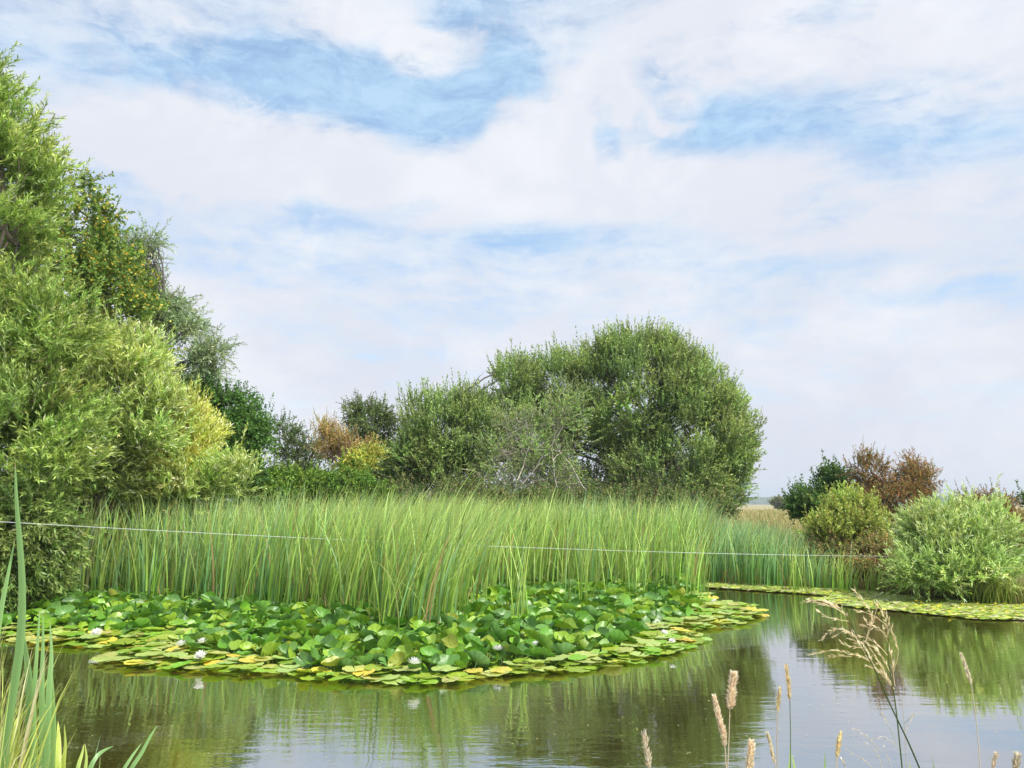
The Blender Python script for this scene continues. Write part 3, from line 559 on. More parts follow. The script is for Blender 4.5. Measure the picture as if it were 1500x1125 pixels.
CLUMPS = [(600, 936, 70, .20, 1.72, .38, 'leaning reed clump standing farthest forward in the middle of the stand'),
          (766, 938, 30, .07, 1.55, .04, 'narrow upright reed clump rising alone from the lily leaves'),
          (470, 908, 40, .16, 1.75, .30, 'reed clump at the front edge, left of the leaning one'),
          (138, 886, 34, .16, 1.60, .03, 'leftmost reed clump, beside the dark overhanging willow'),
          (196, 892, 26, .12, 1.50, -.04, 'splayed reed clump second from the left willow'),
          (330, 896, 34, .16, 1.70, .14, 'upright reed clump at the front behind the left pair of lily flowers'),
          (855, 906, 30, .14, 1.60, .08, 'thin reed clump standing among raised lily leaves, right of the narrow one'),
          (935, 892, 26, .14, 1.60, .10, 'loose reed clump among the lilies at the right part of the bed'),
          (1022, 878, 34, .14, 1.62, .16, 'last reed clump at the right end of the lily bed, tips bent right'),
          (1166, 866, 40, .14, 1.10, .08, 'bright green reed clump at the water edge on the right bank'),
          (1232, 868, 34, .10, 1.15, .10, 'single light green reed clump below the olive bush')]
for x, y, n, rad, h, wd, lab in CLUMPS:
    b = ground(x, y); acc = Acc()
    B2 = b[:2] + rng.normal(0, rad, (n, 2)); reed_blades(acc, B2, rng, h * .8, h * 1.1, .1, wd, .05, .015)
    tag(link('reed_clump', acc.mesh('reed_clump', M_REED, (b[0], b[1], 0)), None, (b[0], b[1], 0)), lab, 'reed clump', 'reed clumps along the front of the stand')

# ------------------------------------------------------------------ bank and field grass
acc = Acc(); bank = np.array([list(ground(1040, 846)[:2]), list(ground(1300, 868)[:2]), list(ground(1560, 884)[:2]), [16, 14], [16, 24], [5, 24]])
P = scatter(bank, 9000, rng); n = len(P); a = rng.random(n) * 6.28; H = rng.uniform(.2, .75, n)
dry = rng.random(n) < .40; c0 = np.where(dry[:, None], jitter((.28, .20, .085), n, rng), jitter((.13, .19, .04), n, rng)); c1 = np.where(dry[:, None], jitter((.42, .33, .16), n, rng), jitter((.27, .33, .09), n, rng))
acc.add(*ribbons(np.column_stack([P, np.full(n, .0)]), H, np.stack([np.cos(a), np.sin(a)], 1) * (H * rng.uniform(.1, .8, n))[:, None], .011, rng.random(n) * 6.28, c0, c1, 4, 1.8, rng.uniform(0, .35, n)))
edge = np.array([ground(x, y)[:2] for x, y in [(1290, 869), (1360, 878), (1440, 882), (1520, 888), (1600, 892)]])
n = 1600; t = rng.random(n) * (len(edge) - 1); k = t.astype(int); P = edge[k] * (1 - (t - k))[:, None] + edge[k + 1] * (t - k)[:, None] + rng.normal(0, .10, (n, 2)); a = rng.random(n) * 6.28; H = rng.uniform(.12, .42, n)
dry = rng.random(n) < .5; c0 = np.where(dry[:, None], jitter((.22, .13, .06), n, rng), jitter((.10, .15, .03), n, rng)); c1 = np.where(dry[:, None], jitter((.36, .25, .13), n, rng), jitter((.24, .30, .08), n, rng))
acc.add(*ribbons(np.column_stack([P, np.full(n, .0)]), H, np.stack([np.cos(a), np.sin(a)], 1) * (H * rng.uniform(.1, .9, n))[:, None], .012, rng.random(n) * 6.28, c0, c1, 4, 1.8, rng.uniform(0, .5, n)))
tag(link('bank_grass', acc.mesh('bank_grass', M_REED)), 'rough green and straw coloured grass along the right bank', 'grass', kind='stuff')
acc = Acc()
n = 26000; Yd = 24 + 100 * rng.random(n) ** 1.6; Xd = Yd * rng.uniform(.24, .70, n); H = rng.uniform(.5, 1.1, n) * np.where(Yd < 30, .8, 1); a = rng.random(n) * 6.28
c0 = jitter((.28, .25, .10), n, rng); c1 = jitter((.50, .44, .22), n, rng); gk = rng.random(n) < .25; c0[gk] = (.13, .17, .05); c1[gk] = (.25, .27, .10)
acc.add(*ribbons(np.column_stack([Xd, Yd, np.full(n, .2)]), H, np.stack([np.cos(a), np.sin(a)], 1) * (H * rng.uniform(.05, .5, n))[:, None], .010 + .0008 * Yd, rng.random(n) * 6.28, c0, c1, 3, 1.8, rng.uniform(0, .2, n), .3))
n = 9000; Yd = 21.5 + 8 * rng.random(n); Xd = rng.uniform(-16, 9, n); H = rng.uniform(.3, .9, n); a = rng.random(n) * 6.28
acc.add(*ribbons(np.column_stack([Xd, Yd, np.full(n, .15)]), H, np.stack([np.cos(a), np.sin(a)], 1) * (H * rng.uniform(.05, .5, n))[:, None], .02, rng.random(n) * 6.28, jitter((.13, .16, .05), n, rng), jitter((.28, .28, .10), n, rng), 3, 1.8, .1, .3))
tag(link('field_grass', acc.mesh('field_grass', M_REED)), 'tall dry straw-coloured grass of the field beyond the pond', 'grass', kind='stuff')
n = 260; gb = ground(1470, 886); P = gb[:2] + rng.normal(0, .16, (n, 2)) * np.array([1.6, .7]); acc = Acc(); H = rng.uniform(.35, .72, n); a = rng.random(n) * 6.28
acc.add(*ribbons(np.column_stack([P, np.zeros(n)]), H, np.stack([np.cos(a), np.sin(a)], 1) * (H * rng.uniform(.1, .6, n))[:, None], .016, rng.random(n) * 6.28, jitter((.17, .23, .04), n, rng), jitter((.36, .40, .11), n, rng), 5, 1.8, rng.uniform(0, .3, n)))
tag(link('sedge_tuft', acc.mesh('sedge_tuft', M_REED, (gb[0], gb[1], 0)), None, (gb[0], gb[1], 0)), 'yellow-green sedge tuft at the water edge, at the far right below the pale willow', 'plant')

# ------------------------------------------------------------------ water lilies
def lily_shape(seed, cup, fold, wave, notch=.16, stalk=0.0):
    r_ = np.random.default_rng(seed); A = np.linspace(notch, 2 * math.pi - notch, 31); rr = np.array([.05, .35, .7, .93, 1.0])
    ph = r_.random(4) * 6.28
    rad = 1 + .04 * np.sin(3 * A + ph[0]) + .03 * np.sin(5 * A + ph[1])
    Rr = rr[:, None] * rad[None]; el_ = 1.0 if seed < 20 else 1.14; x = np.cos(A)[None] * Rr * 1.06 * el_; y = np.sin(A)[None] * Rr * .96 / el_
    z = cup * Rr ** 2 + fold * y ** 2 + wave * Rr ** 2 * (np.sin(4 * A + ph[2])[None] + .6 * np.sin(7 * A + ph[3])[None]) + .03 * np.sin(3 * x + ph[1])
    z[-1] += .02 * np.sin(9 * A + ph[0])
    V = np.stack([x, y, z], -1).reshape(-1, 3); na = len(A); i = np.arange(len(rr) - 1)[:, None] * na + np.arange(na - 1)[None]
    Q = np.stack([i, i + na, i + na + 1, i + 1], -1).reshape(-1, 4)
    vein = np.where(np.arange(na) % 3 == 0, 1.20, .97)[None] * np.array([1.1, 1.0, .97, .98, 1.12])[:, None] * np.ones_like(Rr)
    C = np.repeat(vein.reshape(-1, 1), 3, 1) * .86
    if stalk:
        tv, tq = tube(np.array([[0, 0, -.01], [.1, .03, -stalk * .4], [.05, .0, -stalk]]), .045, 5)
        Q = np.concatenate([Q, tq + len(V)]); V = np.concatenate([V, tv]); C = np.concatenate([C, np.full((len(tv), 3), .6)])
    return V, Q, C
FLAT = [lily_shape(s, .02 + .05 * (s % 3), .0, .018, .10 + .05 * (s % 3)) for s in range(6)]
RAISED = [lily_shape(20 + s, [.22, .45, .08, .30, -.18, .55, .15, .35][s], [.45, .25, .75, .12, .40, .15, .95, .6][s], [.05, .07, .03, .08, .05, .06, .03, .06][s], .14) for s in range(8)]
FLAT_ME = [make_mesh('lily_pad', v, q, M_PAD, c, True) for v, q, c in FLAT]
RAISED_ME = [make_mesh('lily_leaf', *lily_shape(20 + s, [.22, .45, .08, .30, -.18, .55, .15, .35][s], [.45, .25, .75, .12, .40, .15, .95, .6][s], [.05, .07, .03, .08, .05, .06, .03, .06][s], .14, 2.2)[:2], M_PAD,
                       lily_shape(20 + s, .1, .1, .05, .14, 2.2)[2], True) for s in range(8)]
bed_px = [(-60, 930), (0, 936), (55, 944), (110, 950), (165, 950), (205, 944), (178, 958), (132, 972), (200, 980), (300, 985), (400, 990), (480, 1000), (560, 1002), (640, 1004), (690, 1000), (760, 988), (850, 986), (920, 974), (985, 960), (1035, 940), (1000, 930), (1075, 915), (1118, 902), (1105, 892), (1050, 882), (1030, 872),
          (985, 856), (850, 852), (720, 852), (690, 880), (560, 890), (400, 878), (300, 868), (150, 868), (60, 882), (-60, 890)]
bed = wpts(bed_px); front = bed[1:25]
rng = np.random.default_rng(404)
cand = scatter(bed, 26000, rng)
def poisson(P, rad):
    cell = {}; keep = []
    for i, p in enumerate(P):
        r = rad[i]; k = (int(p[0] / .3), int(p[1] / .3)); ok = True
        for a in (-1, 0, 1):
            for b in (-1, 0, 1):
                for j in cell.get((k[0] + a, k[1] + b), ()):
                    if (P[j][0] - p[0]) ** 2 + (P[j][1] - p[1]) ** 2 < r * r: ok = False; break
                if not ok: break
            if not ok: break
        if ok: cell.setdefault(k, []).append(i); keep.append(i)
    return np.array(keep)
de = edge_dist(cand, front, False)
kp = poisson(cand, np.where(de < .6, .115, .098)); LP, LE = cand[kp], de[kp]
lcol = px_of(LP)
rim = np.interp(lcol, [0, 200, 330, 420, 700, 900, 1000, 1120], [.75, .75, .7, .38, .34, .5, .8, 1.5])
greens = [(.115, .29, .022), (.18, .36, .026), (.095, .23, .030), (.25, .40, .03), (.12, .26, .055)]
rec = []
for p, e, rm in zip(LP, LE, rim):
    flat = e < rm * rng.uniform(.75, 1.2)
    D_ = math.hypot(*p)
    if flat:
        sz = rng.uniform(.090, .150); u = rng.random()
        edgey = e < .28
        if u < (.12 if edgey else .04): c, kind = (.74 * rng.uniform(.85, 1.05), .62 * rng.uniform(.85, 1.08), .09), 'yellow'
        elif u < .55: c, kind = (.45 * rng.uniform(.8, 1.15), .53 * rng.uniform(.85, 1.1), .15), 'pale'
        else: c, kind = (.29 * rng.uniform(.7, 1.2), .42 * rng.uniform(.85, 1.15), .04), 'green'
        rot = (rng.normal(0, .07), rng.normal(0, .07), rng.random() * 6.28); z = .012 + rng.random() * .05 + (.0 if edgey else .035)
    else:
        sz = rng.uniform(.078, .124); k = min(1, (e - rm * .6) / 1.0); c = np.array(greens[rng.integers(5)]) * rng.uniform(.8, 1.2); kind = 'raised'
        tilt = rng.uniform(.45, 1.35) if rng.random() < .8 else rng.uniform(.0, .3)
        rot = (tilt * rng.choice([-1, 1]) * rng.uniform(.4, 1), tilt * rng.uniform(-.7, .7), rng.random() * 6.28); z = .07 + k * rng.uniform(.05, .22)
        if rng.random() < .02: c = np.array((.33, .38, .05))
    rec.append((D_, flat, kind, p, sz, tuple(c), rot, z))
rec.sort(key=lambda r: r[0])
from mathutils import Euler
nflat = nraised = 0; mass = Acc()
print('LILIES', len(rec), sum(r[1] for r in rec))
LAB = {'yellow': ('yellowed lily pad floating flat at the open edge of the bed', 'yellowed lily pads'),
       'pale': ('pale yellow-green lily pad floating flat near the rim of the bed', 'pale lily pads'),
       'green': ('mid-green lily pad floating flat in the rim of the bed', 'green floating lily pads'),
       'raised': ('dark green glossy lily leaf standing up above the water on its stalk', 'raised lily leaves')}
for D_, flat, kind, p, sz, c, rot, z in rec:
    if (flat and nflat < 230) or (not flat and nraised < 290):
        if flat: me = FLAT_ME[rng.integers(6)]; nflat += 1; nm = 'lily_pad'
        else: me = RAISED_ME[rng.integers(8)]; nraised += 1; nm = 'lily_leaf'
        o = link(nm, me, None, (p[0], p[1], z)); o.rotation_euler = rot; o.scale = (sz, sz, sz); o.color = (*c, 1)
        tag(o, LAB[kind][0], 'lily pad' if flat else 'lily leaf', LAB[kind][1])
    else:
        v, q, cc = (FLAT if flat else RAISED)[rng.integers(6)]
        Rm = np.array(Euler(rot).to_matrix()); mass.add((v * sz) @ Rm.T + np.array([p[0], p[1], z]), q, cc * np.array(c))
tag(link('lily_leaves', mass.mesh('lily_leaves', M_PADS, (0, 0, 0), True)), 'crowded mass of lily leaves reaching back between the reed stems', 'lily leaves', kind='stuff')

def lily_flower(x, y, z, size, label, tilt, seed):
    r_ = np.random.default_rng(seed); b = ground(x, y, z); z += .05; b = ground(x, y, z); size *= .92; root = thing('lily_flower', b, label, 'flower', 'white water lily flowers'); root.rotation_euler = (tilt, r_.normal(0, .15), r_.random() * 6); root.scale = (size,) * 3
    acc = Acc()
    for ring, (cnt, ang_, ln) in enumerate([(9, 12, 1.0), (9, 34, .95), (8, 54, .82), (6, 70, .62)]):
        for k in range(cnt):
            a = 6.283 * (k + .5 * (ring % 2)) / cnt + r_.normal(0, .08); t = np.linspace(0, 1, 6); e0 = R(ang_ + r_.normal(0, 5))
            rr = ln * t * math.cos(e0) * (1 - .0 * t); zz = ln * (t * math.sin(e0) + .18 * t ** 2)
            w = .19 * np.sin(np.pi * np.clip(t * .86 + .12, 0, 1)) ** .9; w[-1] = .006
            dr = np.array([math.cos(a), math.sin(a), 0]); sd_ = np.array([-math.sin(a), math.cos(a), 0])
            C_ = rr[:, None] * dr + zz[:, None] * np.array([0, 0, 1]); up_ = np.array([0, 0, .05])
            Vv = np.stack([C_ - sd_ * w[:, None] + up_, C_, C_ + sd_ * w[:, None] + up_], 1).reshape(-1, 3)
            i = (np.arange(5)[:, None] * 3 + np.arange(2)[None]).ravel(); acc.add(Vv, np.stack([i, i + 1, i + 4, i + 3], 1), np.array([.86, .84, .82]))
    link('petals', acc.mesh('petals', M_PETAL, (0, 0, 0), True), root)
    acc = Acc()
    for k in range(34):
        a, e = r_.random() * 6.28, R(r_.uniform(50, 88)); tip = np.array([math.cos(a) * math.cos(e), math.sin(a) * math.cos(e), math.sin(e)]) * r_.uniform(.28, .40)
        acc.add(*tube(np.array([tip * .05, tip * .6, tip]), [.016, .022, .012], 4), np.array([.80, .52, .05]))
    link('stamens', acc.mesh('stamens', M_PETAL), root)
for k, (x, y, z, s, lab) in enumerate([(142, 929, .10, .085, 'white water lily flower alone in the left lobe of the lily bed'), (265, 946, .10, .080, 'white water lily flower, left one of the close pair by the second lobe'),
        (296, 942, .14, .072, 'white water lily flower, right one of the close pair by the second lobe'), (294, 963, .08, .080, 'white water lily flower nearest the water below the close pair'),
        (606, 973, .12, .085, 'white water lily flower below the leaning reed clump at the front'), (729, 953, .12, .078, 'white water lily flower left of the narrow reed clump base'),
        (785, 944, .14, .050, 'small white lily bud-like flower right of the narrow reed clump'), (973, 928, .10, .055, 'white lily flower on the thinning right side of the bed'),
        (985, 940, .08, .050, 'white lily flower at the lower right rim of the bed'), (1046, 882, .12, .065, 'white lily flower at the back right tip of the bed')]):
    lily_flower(x, y, z, s, lab, .35, 60 + k)

# ------------------------------------------------------------------ floating leaf mat with yellow flowers on the right
rng = np.random.default_rng(9)
mat_poly = wpts([(1032, 852), (1110, 857), (1200, 862), (1300, 868), (1400, 876), (1500, 882), (1640, 893), (1640, 920), (1560, 913), (1500, 909), (1440, 909), (1380, 903), (1300, 895), (1240, 889), (1180, 879), (1215, 875), (1180, 871), (1100, 866), (1034, 862)])
P = scatter(mat_poly, 42000, rng); me_ = edge_dist(P, mat_poly); P = P[rng.random(len(P)) < .18 + .82 * np.clip(me_ / .30, 0, 1)]
n = len(P); a6 = np.linspace(0, 2 * math.pi, 8, endpoint=False); rr = rng.uniform(.026, .058, n)
ring = np.stack([np.cos(a6), np.sin(a6)], 1)
tx, ty = rng.normal(0, .09, n), rng.normal(0, .09, n)
V = np.zeros((n, 9, 3)); V[:, :8, :2] = P[:, None] + ring[None] * rr[:, None, None] * rng.uniform(.85, 1.1, (n, 8, 1)); V[:, 8, :2] = P
V[..., 2] = (.006 + rng.random(n) * .022)[:, None] + (V[..., 0] - P[:, None, 0]) * tx[:, None] + (V[..., 1] - P[:, None, 1]) * ty[:, None] + .006
b0 = np.arange(n)[:, None] * 9
Q = np.concatenate([b0 + np.array([8, 2 * k, (2 * k + 1) % 8, (2 * k + 2) % 8]) for k in range(4)])
u = rng.random((n, 1)); C = np.where(u < .25, jitter((.56, .54, .30), n, rng, .15), np.where(u < .62, jitter((.48, .54, .08), n, rng, .15), jitter((.28, .40, .06), n, rng, .15)))
tag(link('floating_leaf_mat', make_mesh('floating_leaf_mat', V.reshape(-1, 3), Q, M_MAT, np.repeat(C, 9, 0))), 'mat of small yellow-green floating leaves along the right bank', 'pondweed', kind='stuff')
acc = Acc()
for k in range(5):
    a = k * 6.283 / 5; d_ = np.array([math.cos(a), math.sin(a), .55]); s_ = np.array([-math.sin(a), math.cos(a), 0])
    acc.add(np.array([[0, 0, 0], d_ * .6 - s_ * .42, d_ * 1.05, d_ * .6 + s_ * .42]), [[0, 1, 2, 3]], np.array([.85, .66, .03]))
acc.add(*tube(np.array([[0, 0, -2.0], [0, 0, -.6], [0, 0, .25]]), [.08, .08, .22], 5), np.array([.5, .45, .05]))
YF = acc.mesh('yellow_flower', M_PETAL)
for p in scatter(mat_poly, 95, rng):
    if p[0] > 12 or p[0] < 5.6: continue
    o = link('yellow_flower', YF, None, (p[0], p[1], .055)); s = rng.uniform(.020, .030); o.scale = (s, s, s); o.rotation_euler = (.3, rng.normal(0, .2), rng.random() * 6)
    tag(o, 'tiny yellow flower standing on the floating leaf mat by the right bank', 'flower', 'yellow flowers on the floating mat')

# floating bits of leaf and seed on the open water
wp = wpts([(60, 960), (140, 985), (480, 1010), (700, 1012), (1000, 970), (1140, 905), (1240, 895), (1480, 915), (1500, 1120), (60, 1120)])
P = scatter(wp, 420, rng); n = len(P); a = rng.random(n) * 6.28; D_ = np.stack([np.cos(a), np.sin(a), np.zeros(n)], 1); S_ = np.stack([-np.sin(a), np.cos(a), np.zeros(n)], 1)
v, q, c = leaves(np.column_stack([P, np.full(n, .004)]), D_, S_, rng.uniform(.008, .035, n), rng.uniform(.004, .012, n), jitter((.40, .38, .16), n, rng, .3), .02)
tag(link('floating_debris', make_mesh('floating_debris', v, q, M_MAT, c)), 'tiny leaf and seed bits scattered on the open water', 'debris', kind='stuff')

# ------------------------------------------------------------------ white wire across the pond
A_, B_ = at(-120, 757, 10.4), at(1312, 815, 16.8); t = np.linspace(0, 1, 60)[:, None]; Pw = A_ * (1 - t) + B_ * t; Pw[:, 2] -= .10 * 4 * (t * (1 - t))[:, 0]
M_WIRE = plain_mat('white_wire', (.62, .64, .64), .5, .4)
v, q = tube(Pw, .0031, 6); o = link('fence_wire', make_mesh('fence_wire', v - A_, q, M_WIRE, None, True), None, A_)
tag(o, 'thin white fence wire stretched across the reeds from left to right bank', 'wire')

# ------------------------------------------------------------------ plants on the near bank, left
rng = np.random.default_rng(31)
def blade_path(pts, Y, w, c0, c1, twist=.0):
    """a broad leaf along points of the photograph, all at distance Y; w is its greatest width in metres"""
    P = np.array([at(x, y, Y + dyy) for (x, y), dyy in zip(pts, np.linspace(0, .12, len(pts)))])
    t0 = np.linspace(0, 1, len(P)); t = np.linspace(0, 1, 18)
    C_ = np.stack([np.interp(t, t0, P[:, i]) for i in range(3)], 1)
    for _ in range(2): C_[1:-1] = (C_[:-2] + 2 * C_[1:-1] + C_[2:]) / 4
    T = unit(np.gradient(C_, axis=0)); Nn = np.array([math.sin(twist), -math.cos(twist), 0.0]); S = unit(np.cross(T, Nn)); Nf = np.cross(S, T)
    ww = w * np.minimum(1, (1 - t) ** .55 * 1.25) * (.75 + .25 * np.sin(np.pi * t)); ww[-1] = w * .04
    V = np.stack([C_ - S * ww[:, None] / 2, C_ + Nf * ww[:, None] * .10, C_ + S * ww[:, None] / 2], 1).reshape(-1, 3)
    i = (np.arange(17)[:, None] * 3 + np.arange(2)[None]).ravel(); Q = np.stack([i, i + 1, i + 4, i + 3], 1)
    C = np.asarray(c0) * (1 - t)[:, None] + np.asarray(c1) * t[:, None]
    edgec = np.stack([np.full(18, 1.22), np.ones(18), np.full(18, 1.22)], 1)
    Cv = (C[:, None] * edgec[..., None]).reshape(-1, 3)
    Cv[-3:] = (.40, .30, .12)
    return V, Q, Cv
M_BLADE = leaf_mat('broad_blade', .4, .4, .30)
G0, G1 = (.16, .29, .10), (.21, .36, .13); Yl, Yl1 = (.30, .40, .06), (.48, .56, .13)
def blade_plant(name, label, Y, blades, cat='reed'):
    b = np.array([at(blades[0][0][0][0], HZ, Y)[0], Y, .15]); root = thing(name, b, label, cat, None)
    for pts, w, c0, c1 in blades:
        x0, y0 = pts[0]; g0 = at(x0, y0, Y); foot = [(x0 - (pts[1][0] - x0) * .3, HZ + (CAM_H - .12) * F / Y)]
        v, q, c = blade_path(foot + list(pts), Y, w, c0, c1, rng.normal(0, .35))
        link('blade', make_mesh('blade', v - b, q, M_BLADE, c, True), root)
blade_plant('tall_reed', 'tallest near reed, one long flat blade rising past the wire at left', 2.05,
            [([(0, 1110), (30, 960), (34, 850), (24, 740), (22, 676)], .027, G0, G1), ([(-8, 960), (0, 900), (12, 840), (22, 790)], .016, G0, G1)])
blade_plant('cattail', 'near grey-green cattail of several upright blades at lower left', 2.25,
            [([(40, 1120), (42, 1030), (37, 950), (26, 890)], .016, G0, G1), ([(42, 1120), (46, 1000), (39, 960), (30, 905), (25, 888)], .020, G0, G1), ([(50, 1120), (48, 1060), (52, 980), (56, 930), (58, 893)], .014, G0, G1),
             ([(62, 1120), (61, 1000), (63, 950), (63, 895)], .017, G0, G1), ([(68, 1120), (72, 1000), (76, 960), (73, 908)], .017, G0, G1), ([(75, 1120), (79, 1070), (76, 1000), (75, 980)], .018, (.13, .22, .05), G1),
             ([(8, 1120), (14, 1040), (24, 990), (30, 972)], .014, Yl, G1), ([(55, 1110), (50, 1050), (62, 1010), (72, 988)], .011, Yl, Yl1), ([(16, 1120), (20, 1060), (36, 1040), (50, 1054), (54, 1062)], .009, Yl, Yl1)])
blade_plant('sedge', 'short yellow-green sedge blades rising from the bottom edge, right of the cattail', 2.35,
            [([(84, 1125), (86, 1090), (85, 1056)], .020, Yl, Yl1), ([(92, 1130), (96, 1090), (94, 1060)], .016, Yl, Yl1), ([(112, 1130), (120, 1105), (123, 1090)], .012, G0, Yl1), ([(124, 1135), (127, 1110), (124, 1088)], .011, G0, Yl1),
             ([(132, 1135), (140, 1105), (147, 1078)], .018, G0, G1), ([(126, 1135), (142, 1106), (156, 1097), (167, 1093)], .013, G0, G1), ([(144, 1135), (146, 1120), (147, 1105)], .010, Yl, Yl1)])
blade_plant('iris', 'pair of crossing slender green blades leaning right at the bottom edge', 2.35,
            [([(176, 1135), (195, 1105), (208, 1088)], .012, G0, G1), ([(184, 1135), (205, 1108), (222, 1075), (231, 1062)], .014, G0, G1), ([(168, 1140), (173, 1124), (176, 1116)], .008, G0, G1)])
n = 1150; acc = Acc(); cx_ = rng.normal(14, 25, n); b = at(20, HZ, 2.0); B = np.array([at(x, HZ, 1.95 + .45 * rng.random()) for x in cx_]); B[:, 2] = .12
H = rng.uniform(.95, 1.46, n) * np.interp(cx_, [-40, 40, 90], [1.05, 1.0, .82]); a = rng.random(n) * 6.28
k = (rng.random(n) < .25)[:, None]; c0 = np.where(k, jitter((.36, .31, .15), n, rng), jitter((.28, .37, .06), n, rng)); c1 = np.where(k, jitter((.66, .60, .38), n, rng), jitter((.50, .57, .16), n, rng))
acc.add(*ribbons(B, H, np.stack([np.cos(a), np.sin(a)], 1) * (H * rng.uniform(.03, .15, n))[:, None], rng.uniform(.005, .013, n), rng.random(n) * 6.28, c0, c1, 9, 2.4, rng.uniform(.08, .38, n)))
tag(link('grass_tuft', acc.mesh('grass_tuft', M_REED, (b[0], 2.0, 0)), None, (b[0], 2.0, 0)), 'pale tangled yellow-green grass tuft in the bottom left corner', 'grass tuft')

# ------------------------------------------------------------------ flowering grasses on the near bank, right
STRAW = np.array([.88, .78, .54]); PINK = np.array([.93, .83, .71]); WHITE = np.array([.80, .75, .64]); GREEN = np.array([.13, .20, .06])
def px_path(pts, Y, n=14):
    P = np.array([at(x, y, Y) for x, y in pts]); t0 = np.linspace(0, 1, len(P)); t = np.linspace(0, 1, n)
    C_ = np.stack([np.interp(t, t0, P[:, i]) for i in range(3)], 1)
    for _ in range(2): C_[1:-1] = (C_[:-2] + 2 * C_[1:-1] + C_[2:]) / 4
    return C_
def spike_head(acc, P, rad, n, col, rng, sl=.012, sw=.004, spread=.45):
    """a dense seed head: little scales round the axis P"""
    t = rng.random(n); idx = t * (len(P) - 1); k = np.minimum(idx.astype(int), len(P) - 2); c = P[k] + (P[k + 1] - P[k]) * (idx - k)[:, None]
    T = unit(P[k + 1] - P[k]); u = unit(np.cross(T, rng.normal(0, 1, (n, 3)))); prof = np.sin(np.pi * np.clip(t * .9 + .08, 0, 1)) ** .6
    base = c + u * (rad * prof * rng.random(n) ** .5 * .6)[:, None]; D = unit(T + u * spread + rng.normal(0, .15, (n, 3))); S = unit(np.cross(D, u + rng.normal(0, .4, (n, 3))))
    acc.add(*leaves(base, D, S, sl * rng.uniform(.7, 1.3, n), sw * rng.uniform(.7, 1.3, n), jitter(col, n, rng, .15, .04), .2))
def grass_stem(name, label, Y, head, tail, rad, col, stem_col=None, nsc=260, sl=.012, sw=.004, spread=.45, stem_r=.0011, foot_dx=0, group='seeding grasses on the near bank'):
    b = np.array([at(tail[-1][0] + foot_dx, HZ, Y)[0], Y, .12]); root = thing(name, b, label, 'grass', group)
    H_ = px_path(head, Y); S_ = px_path(list(head)[-1:] + list(tail), Y); S_ = np.concatenate([S_, [b]])
    acc = Acc(); acc.add(*tube(S_[::-1], np.linspace(stem_r * 1.3, stem_r, len(S_)), 5), np.asarray(stem_col if stem_col is not None else col * .85)); acc.add(*tube(H_, stem_r * .8, 4), col)
    link('stem', acc.mesh('stem', M_DRY, b, True), root)
    acc = Acc(); spike_head(acc, H_[::-1], rad, nsc, col, rng, sl, sw, spread); link('seed_head', acc.mesh('seed_head', M_DRY, b), root)
grass_stem('timothy_grass', 'thick buff grass head leaning left, tallest but one of the near pair', 2.2, [(1047, 1023), (1053, 1050), (1059, 1072), (1062, 1094)], [(1063, 1110), (1064, 1125)], .0070, PINK, nsc=700, sl=.013)
grass_stem('timothy_grass', 'thick buff grass head upright, higher one of the near pair', 2.25, [(1075, 988), (1073, 1005), (1071, 1025), (1069, 1040)], [(1068, 1080), (1066, 1125)], .0078, PINK, nsc=560, sl=.016, spread=.8)
grass_stem('timothy_grass', 'thin straw grass head high on a green stem, right of the buff pair', 2.3, [(1152, 978), (1154, 995), (1156, 1012), (1157, 1026)], [(1158, 1070), (1158, 1130)], .0055, STRAW, GREEN * 1.6, 300, spread=.25)
grass_stem('timothy_grass', 'small pale grass head left of the green-stemmed thin one', 2.3, [(1142, 1010), (1141, 1022), (1139, 1034), (1139, 1044)], [(1138, 1080), (1139, 1130)], .0048, STRAW, STRAW * .8, 220, spread=.25)
grass_stem('timothy_grass', 'short pale grass head near the bottom, leaning left', 2.2, [(1125, 1077), (1129, 1092), (1132, 1107), (1135, 1120)], [(1138, 1135)], .005, WHITE, WHITE * .8, 220, spread=.25)
grass_stem('timothy_grass', 'pinkish short grass head cut by the bottom edge beneath the buff pair', 2.1, [(1101, 1088), (1099, 1105), (1098, 1120), (1097, 1132)], [(1096, 1145)], .0095, PINK * 1.05, nsc=520, spread=.6)
grass_stem('timothy_grass', 'plump straw grass head left of the big panicle base', 2.3, [(1231, 1076), (1229, 1088), (1227, 1100), (1226, 1111)], [(1225, 1140)], .0065, STRAW * 1.1, nsc=320, spread=.2)
grass_stem('rye_grass', 'leftmost pale grass ear at the bottom edge below the lilies', 2.2, [(944, 1077), (946, 1095), (949, 1112), (952, 1128)], [(954, 1145)], .0085, WHITE * .9, nsc=170, sl=.018, sw=.005, spread=.35)
grass_stem('rye_grass', 'tall white arching grass stalk near the right edge', 2.25, [(1409, 962), (1414, 975), (1419, 990), (1423, 1003)], [(1429, 1045), (1433, 1085), (1436, 1130)], .0055, WHITE * 1.05, WHITE * .9, 240, spread=.25)
grass_stem('rye_grass', 'pale grass ear at the bottom right corner', 2.2, [(1490, 1108), (1488, 1118), (1487, 1130)], [(1486, 1145)], .007, WHITE * .85, nsc=160, sl=.016)
grass_stem('rye_grass', 'tiny buff ear at the bottom edge just left of the bottom right corner', 2.2, [(1459, 1106), (1456, 1116), (1454, 1126)], [(1452, 1145)], .004, PINK * .9, nsc=120)
blade_plant('grass_shoot', 'stubby dark green cut blade at the bottom, right of the big panicle', 2.25, [([(1369, 1130), (1367, 1118), (1364, 1104)], .011, (.09, .17, .04), (.12, .22, .05))], 'grass')
